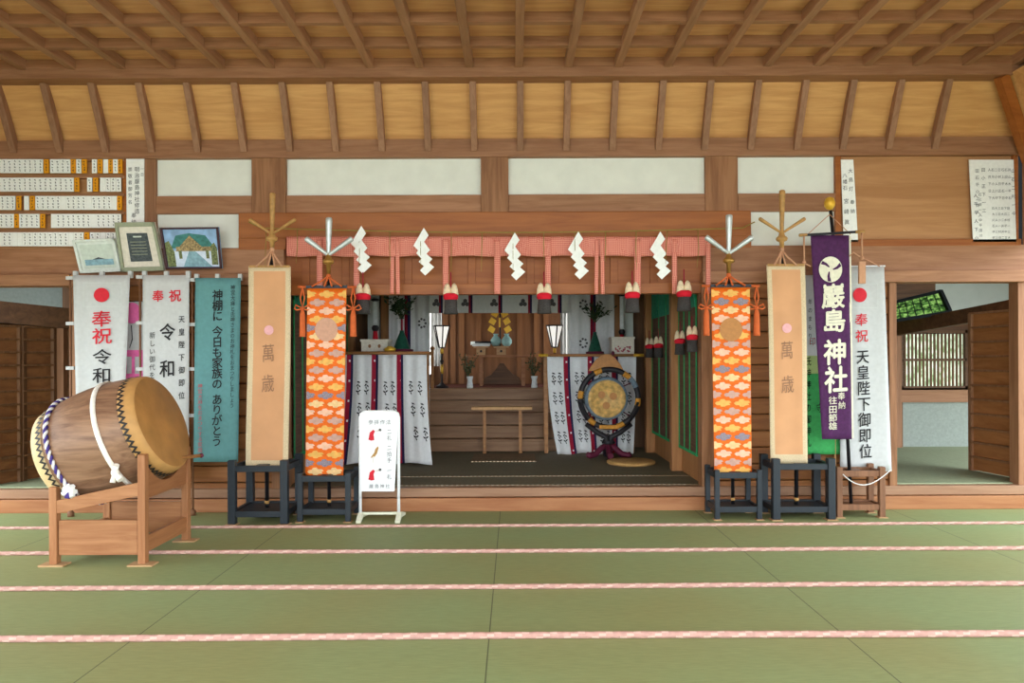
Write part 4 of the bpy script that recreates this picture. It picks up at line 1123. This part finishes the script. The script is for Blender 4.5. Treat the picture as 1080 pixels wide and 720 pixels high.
drape('white cloth with red ribbons hanging from the left offering table', (.14, .42, .70), (356, 450), (346, 456), 374, 489, 9.06, .18,
      [(u + .02 * k, v) for u in (.04, .24, .33, .54, .62, .82, .92) for k, v in enumerate((.3, .5, .72))] )
table('right offering table behind the gong, draped in white cloth', PX(572, 9.95), PX(671, 9.95), 9.95, PZ(373.5, 9.95), .4)
drape('white cloth with red ribbons hanging from the right offering table', (.22, .49, .76), (577, 671), (588, 668), 376, 478.5, 9.9, .06,
      [(u, v) for u in (.07, .14, .33, .40, .60, .68, .86, .93) for v in (.22, .42, .62, .82)])
for (x0, x1, y, D, lab) in ((352, 453, 372, 9.02, 'plain wooden rail along the left offering table'), (570, 679, 374.5, 9.86, 'wooden rail with gilt tips along the right offering table')):
    r = root('table_rail', lab, 'rail', P((x0 + x1) / 2, y, D), 'rails along the offering tables')
    b = B(); b.tube([P(x0, y, D), P(x1, y, D)], .018, 8); part('bar', b, 'rail_wood', r)
    if x0 < 400:
        pass
    else:
        for a, c in ((568, 578), (668, 679)):
            b = B(); b.tube([P(a, y, D), P(c, y, D)], .0205, 8); part('gilt_tip', b, 'gold_leaf', r)

q = P(456, 369, 11.05); b = B(); b.box(q.x - .022, q.x + .022, 11.03, 11.074, FZ + .835, q.z, 0); b.lathe([(.02, 0), (.036, .015), (.03, .04), (.008, .06)], (q.x, 11.052, q.z), n=10)
solo('newel_post', b, 'rail_wood', 'short wooden post with a knob at the left end of the top stair', 'post')
# ---- things on the tables
def branch_vase(label, c, h, w, leafh, n, seed, s=1):
    r = root('branch_vase', label, 'vase', c, 'green vases with evergreen branches')
    b = B(); b.lathe([(w, 0), (w, .02), (w * .95, h * .12), (w * .55, h * .6), (w * .25, h * .9), (w * .22, h)], c, n=18); part('vase', b, 'green_vase', r)
    b = B(); b.lathe([(w * 1.25, 0.0), (w * 1.25, .03), (w * .96, .035)], c, n=18); part('dish', b, 'wine_red', r)
    b = B(); b.tube([c + Vector((0, 0, h * .9)), c + Vector((0, 0, h + leafh * .35))], .014, 6); part('stem', b, 'dark_red', r)
    leaves(r, c + Vector((0, 0, h + leafh * .28)), leafh, n, seed, s)
    return r
def leaves(r, base, hh, n, seed, s=1, mat='leaf_green', spread=.5):
    rd = random.Random(seed); b = B(); br = B()
    for k in range(9):
        a = rd.uniform(0, 2 * PI); e = base + Vector((math.cos(a) * hh * spread * rd.uniform(.3, 1), math.sin(a) * hh * .3, hh * rd.uniform(.35, .75)))
        br.tube([base, base.lerp(e, .5) + Vector((0, 0, .03)), e], [.007, .005, .003], 5)
        for i in range(n):
            p = base.lerp(e, rd.uniform(.25, 1.05)) + Vector((rd.uniform(-.04, .04), rd.uniform(-.04, .04), rd.uniform(-.03, .05))) * s
            d = Vector((rd.uniform(-1, 1), rd.uniform(-1, 1), rd.uniform(-.4, .9))).normalized(); q = d.orthogonal().normalized(); L = rd.uniform(.05, .085) * s
            w = d.cross(q)
            b.add([p, p + d * L * .5 + q * L * .22, p + d * L, p + d * L * .5 - q * L * .22, p + d * L * .5 + w * L * .06], [(0, 1, 4), (1, 2, 4), (2, 3, 4), (3, 0, 4)])
    part('branches', br, 'leaf_olive', r); part('foliage', b, mat, r)
zL = PZ(370, 9.1); zR = PZ(373.5, 9.95)
branch_vase('dark green vase with evergreen branch on the left table', Vector((PX(424, 9.4), 9.4, zL)), .27, .115, .46, 15, 1, 1.1)
branch_vase('green vase with evergreen branch on the right table, above the gong', Vector((PX(627.5, 10.1), 10.1, zR)), .30, .10, .44, 11, 2)
def box_thing(label, x0, x1, y0, D, z, art, dep=.28):
    X0, X1 = PX(x0, D), PX(x1, D); zt = PZ(y0, D)
    r = root('offering_box', label, 'box', ((X0 + X1) / 2, D + dep / 2, z), 'pale boxes on the offering tables')
    b = B(); b.box(X0, X1, D, D + dep, z, zt - .03); part('body', b, 'mount_cream', r, bevel=.003)
    b = B(); b.box(X0 - .012, X1 + .012, D - .012, D + dep + .012, zt - .03, zt); part('lid', b, 'mount_cream', r, bevel=.003)
    b = B(); rd = random.Random(4); f = lambda x, z_: (x, D - .003, z_)
    if art:
        for k in range(26):
            cx_, cz_ = rd.uniform(X0 + .04, X1 - .04), z + (zt - z) * rd.uniform(.12, .45); b.flat([f(cx_ + .012 * math.cos(a), cz_ + .012 * math.sin(a)) for a in (0, 1.05, 2.1, 3.14, 4.2, 5.24)])
        part('flower_print', b, 'teal_red', r)
    else:
        for k in (-1, 1):
            m = (X0 + X1) / 2 + k * .06; b.flat([f(m + .02 * math.cos(a), z + .07 + .025 * math.sin(a)) for a in (0, 1.05, 2.1, 3.14, 4.2, 5.24)])
        part('side_hole', b, 'stand_wood', r)
box_thing('pale wooden offering box on the left table', 381, 409, 357, 9.25, zL, False)
box_thing('pale box with red flower print on the right table', 645.5, 669, 355.5, 10.05, zR, True)
def sword(label, px_, D, z, ytop):
    c = Vector((PX(px_, D), D, z)); zt = PZ(ytop, D)
    r = root('sword_ornament', label, 'ornament', c, 'upright sword ornaments behind the boxes')
    b = B(); b.lathe([(.05, 0), (.05, .03), (.03, .05), (.03, .12)], c, n=14); part('base', b, 'gold_leaf', r)
    b = B(); b.lathe([(.028, .10), (.034, .18), (.028, .27)], c, n=12); part('grip', b, 'red_wool', r)
    b = B(); b.lathe([(.03, .27), (.045, .295), (.048, .32), (.03, .345)], c, n=12); part('guard', b, 'gong_black', r)
    b = B(); b.box(c.x - .028, c.x + .028, D - .012, D + .012, z + .36, zt - .03); part('blade', b, 'porcelain', r, bevel=.006)
    b = B(); b.lathe([(.03, zt - z - .04), (.06, zt - z - .02), (.03, zt - z)], c, n=12); part('cap', b, 'gong_black', r)
sword('upright white sword ornament with black guard at the left table', 396, 9.6, zL, 314)
sword('upright grey sword ornament with black guard at the right table', 656, 10.38, zR, 310)
b = B(); q = Vector((PX(411.5, 9.2), 9.19, zL)); b.lathe([(.06, 0), (.075, .02), (.07, .045), (.05, .05)], q, n=16); b.ball(q + Vector((0, 0, .05)), .04, 0, sq=(1.2, 1, .5))
solo('yellow_dish', b, 'gold_leaf', 'small yellow dish beside the dark green vase on the left table', 'dish')

# ---- white curtains by the altar
def curtain(name, label, x0, x1, y0, y1, D, ribbons, crests, n=60, group=None, fold=.02):
    def S(u, v, e=0): return P(x0 + (x1 - x0) * u, y0 + (y1 - y0) * v, D + fold * math.sin(u * 23) + fold * .4 * math.sin(u * 51) - e)
    b = B(); b.sheet(S, n, 6, (0, .004, 0), 0)
    for u, w in ribbons:
        for a, c, m in ((-w, 0, 1), (0, w, 2)):
            for j in range(6): b.flat([S(u + a, j / 6, .006), S(u + c, j / 6, .006), S(u + c, (j + 1) / 6, .006), S(u + a, (j + 1) / 6, .006)], m)
    k = (x1 - x0)
    for u, v, s, tri in crests:
        if tri:
            for q in range(3):
                a = -PI / 2 + q * 2.0944
                b.flat([S(u + (s * .55 * math.cos(a) + s * .52 * math.cos(t_)) / k, v + (s * .55 * math.sin(a) + s * .52 * math.sin(t_)) / (y1 - y0), .008) for t_ in [i * PI / 6 for i in range(12)]], 3)
        else:
            for q in range(7):
                a = q * .9
                b.flat([S(u + (s * .7 * math.cos(a) + s * .26 * math.cos(t_)) / k, v + (s * .9 * math.sin(a) + s * .26 * math.sin(t_)) / (y1 - y0), .007) for t_ in [i * PI / 4 for i in range(8)]], 3)
    return solo(name, b, ['white_cloth', 'dark_red', 'navy', 'ink_grey'], label, 'curtain', group)
curtain('altar_curtain', 'short white valance with trefoil crests above the altar', 452, 600, 309, 330, 10.3, [(.087 + .212 * k, .014) for k in range(5)], [(.01 + .0 * k + .2075 * k if False else .055 + .206 * k - .0, .5, 4.2, True) for k in range(5)], 80, None, .008)
curtain('altar_curtain', 'white curtain with a red ribbon left of the altar', 410, 453, 305, 448, 10.42, [(.46, .075)], [(.82, .25, 5, False), (.8, .6, 5, False)], 40, None, .015)
curtain('altar_curtain', 'white curtain with a red ribbon right of the altar, behind the gong', 600, 648, 305, 440, 10.42, [(.53, .06)], [(.32, .12, 5, False), (.32, .42, 5, False)], 40, None, .015)
curtain('altar_curtain', 'narrow pale curtain left inside the niche, behind the left lantern', 452, 466, 300, 386, 11.8, [], [], 24, None, .03)
curtain('altar_curtain', 'narrow pale curtain right inside the niche, behind the right lantern', 591, 604, 300, 386, 11.8, [], [], 24, None, .03)

# ---- lanterns
def lantern(label, px_, D, z):
    c = Vector((PX(px_, D), D, z)); r = root('lantern', label, 'lantern', c, 'paper lanterns flanking the altar')
    zb, zt = PZ(366, D) - z, PZ(343.5, D) - z
    b = B(); b.lathe([(.10, 0), (.10, .025), (.05, .05), (.014, .09), (.014, zb)], c, n=12); b.lathe([(.02, zb * .62), (.03, zb * .66), (.02, zb * .7)], c, n=10); part('pole', b, 'gong_black', r)
    b = B(); b.lathe([(.02, zb * .85), (.026, zb * .88), (.026, zb * .94), (.02, zb * .97)], c, n=10); b.lathe([(.017, .22), (.024, .26), (.024, .32), (.017, .36)], c, n=10); part('gilt_joint', b, 'gold_leaf', r)
    b = B(); b.lathe([(.045, zb), (.125, zt)], c, n=6, smooth=False); part('shade', b, 'lantern_glass', r)
    b = B()
    e = Vector((0, 0, 1)).orthogonal().normalized(); g = Vector((0, 0, 1)).cross(e)
    for k in range(6):
        a = 2 * PI * k / 6; d = e * math.cos(a) + g * math.sin(a); a2 = 2 * PI * (k + 1) / 6; d2 = e * math.cos(a2) + g * math.sin(a2)
        b.tube([c + d * .047 + Vector((0, 0, zb)), c + d * .128 + Vector((0, 0, zt + .012))], .011, 5)
        b.tube([c + d * .127 + Vector((0, 0, zt)), c + d2 * .127 + Vector((0, 0, zt))], .011, 5); b.tube([c + d * .047 + Vector((0, 0, zb)), c + d2 * .047 + Vector((0, 0, zb))], .007, 5)
    part('shade_frame', b, 'gong_black', r)
lantern('white lantern on a slim pole left of the altar', 466, 11.25, UZ + .0)
lantern('white lantern on a slim pole right of the altar', 585, 11.25, UZ + .0)

# ---- altar table and offerings
D = 11.75; zt = PZ(374, D)
r = root('altar_table', 'wooden altar table with slender legs at the top of the stairs', 'table', (PX(528, D), D + .2, UZ + .008))
b = B(); b.box(PX(491, D), PX(562, D), D, D + .5, zt - .035, zt); part('tabletop', b, 'stand_wood', r, bevel=.004)
for x in (507, 552):
    for y in (D + .05, D + .45):
        b = B(); X = PX(x, D); b.box(X - .025, X + .025, y - .025, y + .025, UZ + .008, zt - .035); part('leg', b, 'stand_wood', r)
def sanbo(label, px_):
    c = Vector((PX(px_, D), D + .2, zt)); r = root('offering_stand', label, 'offering stand', c, 'small offering stands on the altar table')
    b = B(); b.box(c.x - .075, c.x + .075, c.y - .075, c.y + .075, zt, zt + .115); part('base', b, 'pad_wood', r)
    b = B(); b.box(c.x - .12, c.x + .12, c.y - .11, c.y + .11, zt + .115, zt + .14); part('tray', b, 'pad_wood', r)
    b = B(); b.flat([(c.x + .02 * math.cos(a), c.y - .0765, zt + .06 + .02 * math.sin(a)) for a in [k * PI / 5 for k in range(10)]]); part('side_hole', b, 'gong_black', r)
    return c + Vector((0, 0, .14))
c1 = sanbo('wooden offering stand with a rolled scroll, left on the altar table', 507)
c2 = sanbo('wooden offering stand with two aqua bundles, right on the altar table', 528.5)
b = B(); b.box(c1.x - .14, c1.x + .14, c1.y - .09, c1.y + .09, c1.z, c1.z + .02, 0); b.tube([c1 + Vector((-.17, -.02, .05)), c1 + Vector((.15, -.02, .05))], .03, 10, 0); b.tube([c1 + Vector((-.1, -.03, .06)), c1 + Vector((.16, -.03, .06))], .024, 10, 1)
solo('scroll', b, ['porcelain', 'gong_black'], 'dark and white rolled scroll on the left offering stand', 'scroll')
for s, lab in ((-1, 'left of two aqua wrapped jars on the altar offering stand'), (1, 'right of two aqua wrapped jars on the altar offering stand')):
    b = B(); b.lathe([(.045, 0), (.085, .05), (.085, .1), (.05, .15), (.03, .17), (.045, .2)], c2 + Vector((s * .088, -.02 * s, 0)), n=14)
    solo('wrapped_jar', b, 'aqua_cloth', lab, 'jar', 'aqua jars on the altar')
q = P(527, 330, D + .1)
r = root('gilt_wand', 'gilt zigzag paper wand standing above the altar table', 'ritual wand', (q.x, D + .4, zt))
b = B(); b.tube([(q.x, D + .4, zt), (q.x, D + .4, q.z + .1)], .014, 8); part('staff', b, 'gong_black', r)
for s in (-1, 1):
    b = B()
    for i, (dx, y) in enumerate(((5, 329.5), (7.5, 337.5), (8.5, 346))):
        cx_ = 527 + s * dx; b.prism([P(cx_ - 4.2 * s, y + .5, D + .36 - .02 * (i % 2)), P(cx_ + 1.2 * s, y - 3.2, D + .36 - .02 * (i % 2)), P(cx_ + 4.4 * s, y + 2.0, D + .36 - .02 * (i % 2)), P(cx_ - 1.4 * s, y + 5.6, D + .36 - .02 * (i % 2))], (0, .004, 0))
    part('zigzag_strip', b, 'gold_leaf', r)
b = B(); b.beam(P(527, 335, D + .37), P(527, 345, D + .37), .03, .01, up=(0, -1, 0)); part('center_strip', b, 'gold_leaf', r)
# low mound of folded cloth under the table
b = B(); D2 = 12.32
prof = [(511, 398.5), (518, 395), (523, 389), (527, 383), (531, 383), (535, 389), (541, 395), (548, 398.5)]
zz0 = UZ + .008
b.prism([(PX(x, D2), D2, max(zz0, PZ(y, D2) - .0)) for x, y in [(509, 405)] + prof + [(550, 405)]], (0, .25, 0)); solo('altar_backboard', b, 'dark_wood', 'dark pointed wooden backboard beneath the altar table', 'board')
for px_, lab, sd in ((495.5, 'white vase of dark evergreen sprigs, left on the top stair', 5), (563.5, 'white vase of dark evergreen sprigs, right on the top stair', 6)):
    c = Vector((PX(px_, 11.1), 11.1, UZ)); r = root('altar_vase', lab, 'vase', c, 'white vases on the top stair')
    b = B(); b.lathe([(.045, 0), (.05, .02), (.04, .08), (.036, .12), (.05, .17), (.048, .18)], c, n=14); part('vase', b, 'porcelain', r)
    leaves(r, c + Vector((-.03 if sd == 5 else -.02, 0, .16)), .46, 11, sd, .8, 'leaf_olive', .42)
# ---- low table at the foot of the stairs
D = 9.95; zt = PZ(429, D)
r = root('low_altar_stand', 'slender wooden stand at the foot of the stairs', 'stand', (PX(529, D), D + .1, FZ))
b = B(); b.box(PX(497, D), PX(561, D), D, D + .2, zt - .04, zt); part('tabletop', b, 'pale_wood', r, bevel=.004)
for x in (510.5, 548.5):
    b = B(); X = PX(x, D); b.box(X - .02, X + .02, D + .08, D + .12, FZ + .02, zt - .04); lg = part('leg', b, 'rail_wood', r)
    b = B(); b.box(X - .025, X + .025, D + .02, D + .18, FZ, FZ + .02); part('foot', b, 'rail_wood', r)
b = B(); x0, x1 = PX(498, 9.5), PX(564, 9.5); b.box(x0, x1, 9.15, 9.85, FZ, FZ + .012, 0)
for k in range(18): b.box(x0 + (x1 - x0) * (k + .2) / 18, x0 + (x1 - x0) * (k + .65) / 18, 9.14, 9.16, FZ, FZ + .013, 1)
solo('prayer_mat', b, ['mat_brown', 'cream_wool'], 'brown mat with pale stitched edge in front of the stairs', 'mat')
b = B(); b.lathe([(.28, 0), (.292, .012), (.292, .03), (.27, .04), (.02, .04)], (PX(665, 8.97), 8.97, FZ), n=36); solo('round_cushion', b, 'straw_mat', 'round straw cushion on the floor beside the gong', 'cushion')

# ---- gong drum
D = 9.5; c = P(642.5, 420, D)
r = root('gong_drum', 'round gold faced drum hung in a black and amber ring on a carved stand', 'drum', (c.x, D, FZ))
b = B(); N = 48; RR = 30.5 * D / F
b.tube([c + Vector((RR * math.cos(2 * PI * k / N), 0, RR * math.sin(2 * PI * k / N))) for k in range(N)], .036, 10, closed=True, mfn=lambda i, k: 1 if (i + 2) % 8 < 2 else (2 if 3 <= i <= 10 and (i % 8) in (3, 4, 5) else 0))
part('ring', b, ['gong_black', 'gong_amber', 'gong_blue'], r)
fc = P(639, 420, D); rf = 19.5 * D / F
b = B(); b.lathe([(rf * .98, -.12), (rf * 1.14, -.1), (rf * 1.18, -.02), (rf * 1.18, .02), (rf * 1.14, .1), (rf * 1.02, .115)], fc, (0, -1, 0), 40); bd = part('body', b, 'gong_blue', r)
b = B(); b.lathe([(rf * 1.02, .11), (rf, .125), (rf * .84, .128), (rf * .82, .122), (.02, .122)], fc, (0, -1, 0), 40); part('face', b, 'gong_gold', bd)
b = B(); 
for k in range(3):
    a = 2.0944 * k + .4; ctr = fc + Vector((rf * .36 * math.cos(a), -.124, rf * .36 * math.sin(a)))
    b.flat([ctr + Vector((rf * .2 * math.cos(q), 0, rf * .2 * math.sin(q))) for q in [i * PI / 8 for i in range(16)]])
part('face_pattern', b, 'disc_gold', bd)
b = B()
for a in (.6, 2.5, 3.8, 5.6): b.tube([fc + Vector((rf * 1.16 * math.cos(a), 0, rf * 1.16 * math.sin(a))), c + Vector((RR * math.cos(a), 0, RR * math.sin(a)))], .008, 6)
part('suspension_cord', b, 'wine_red', r)
b = B(); pts = [P(621 + 37 * i / 14, 391 - 17.5 * math.sin(PI * i / 14) ** .8, D + .02) for i in range(15)]; b.prism(pts, (0, .03, 0)); cr = part('crest', b, 'disc_gold', r)
b = B(); b.lathe([(.01, 0), (.024, .02), (.02, .04), (.005, .055)], P(646.5, 374.5, D + .03), n=10); part('finial', b, 'wine_red', cr)
for s in (-1, 1):
    b = B(); b.tube([P(642 + s * 24, 447, D), P(642 + s * 12, 456, D), P(642 + s * 2, 461, D), P(642 + s * 4, 468, D - .02)], [.03, .034, .04, .045], 8); part('fork', b, 'gong_black', r)
    b = B(); b.tube([P(642 + s * 31, 424, D - .03), P(642 + s * 23, 443, D - .03)], .018, 8); part('drumstick_holder', b, 'gong_black', r)
b = B(); k = P(641, 462, D); b.lathe([(.05, 0), (.06, .04), (.045, .1), (.06, .19), (.05, .21)], (k.x, D, FZ + .02), n=12); part('stem', b, 'gong_black', r)
b = B(); b.beam(P(632, 450, D - .03), P(652, 450, D - .03), .05, .05, up=(0, -1, 0)); part('boss', b, 'gong_amber', r)
for a in (-2.75, -1.57, -.4, 1.57):
    d = Vector((math.cos(a), math.sin(a), 0)); o = Vector((k.x, D, FZ)); b = B()
    b.tube([o + Vector((0, 0, .16)), o + d * .09 + Vector((0, 0, .13)), o + d * .18 + Vector((0, 0, .055)), o + d * (.26 if a < 1 else .21) + Vector((0, 0, .04)), o + d * (.30 if a < 1 else .23) + Vector((0, 0, .062))], [.035, .04, .04, .04, .034], 8)
    part('claw_foot', b, 'wine_red', r)

# ================================================================== LIGHT AND CAMERA
w = bpy.data.worlds.new('sky'); SC.world = w; w.use_nodes = True
nt = w.node_tree; bg = nt.nodes['Background']; bg.inputs['Color'].default_value = (.88, .985, 1.045, 1); bg.inputs['Strength'].default_value = 2.2
cam = bpy.data.cameras.new('camera'); co = bpy.data.objects.new('camera', cam); COL.objects.link(co)
cam.sensor_width = 36; cam.lens = 26.0; cam.clip_end = 200
cam.shift_x = -2 / 1080; cam.shift_y = 18 / 1080
co.matrix_world = Matrix.Translation((0, 0, H)) @ Matrix.Rotation(PI / 2, 4, 'X') @ Matrix.Rotation(-ROLL, 4, 'Z')
SC.camera = co
vs = SC.view_settings; vs.view_transform = 'Standard'; vs.look = 'None'; vs.gamma = 1; vs.use_curve_mapping = False; vs.exposure = 1.35
SC.cycles.max_bounces = 10; SC.cycles.diffuse_bounces = 6
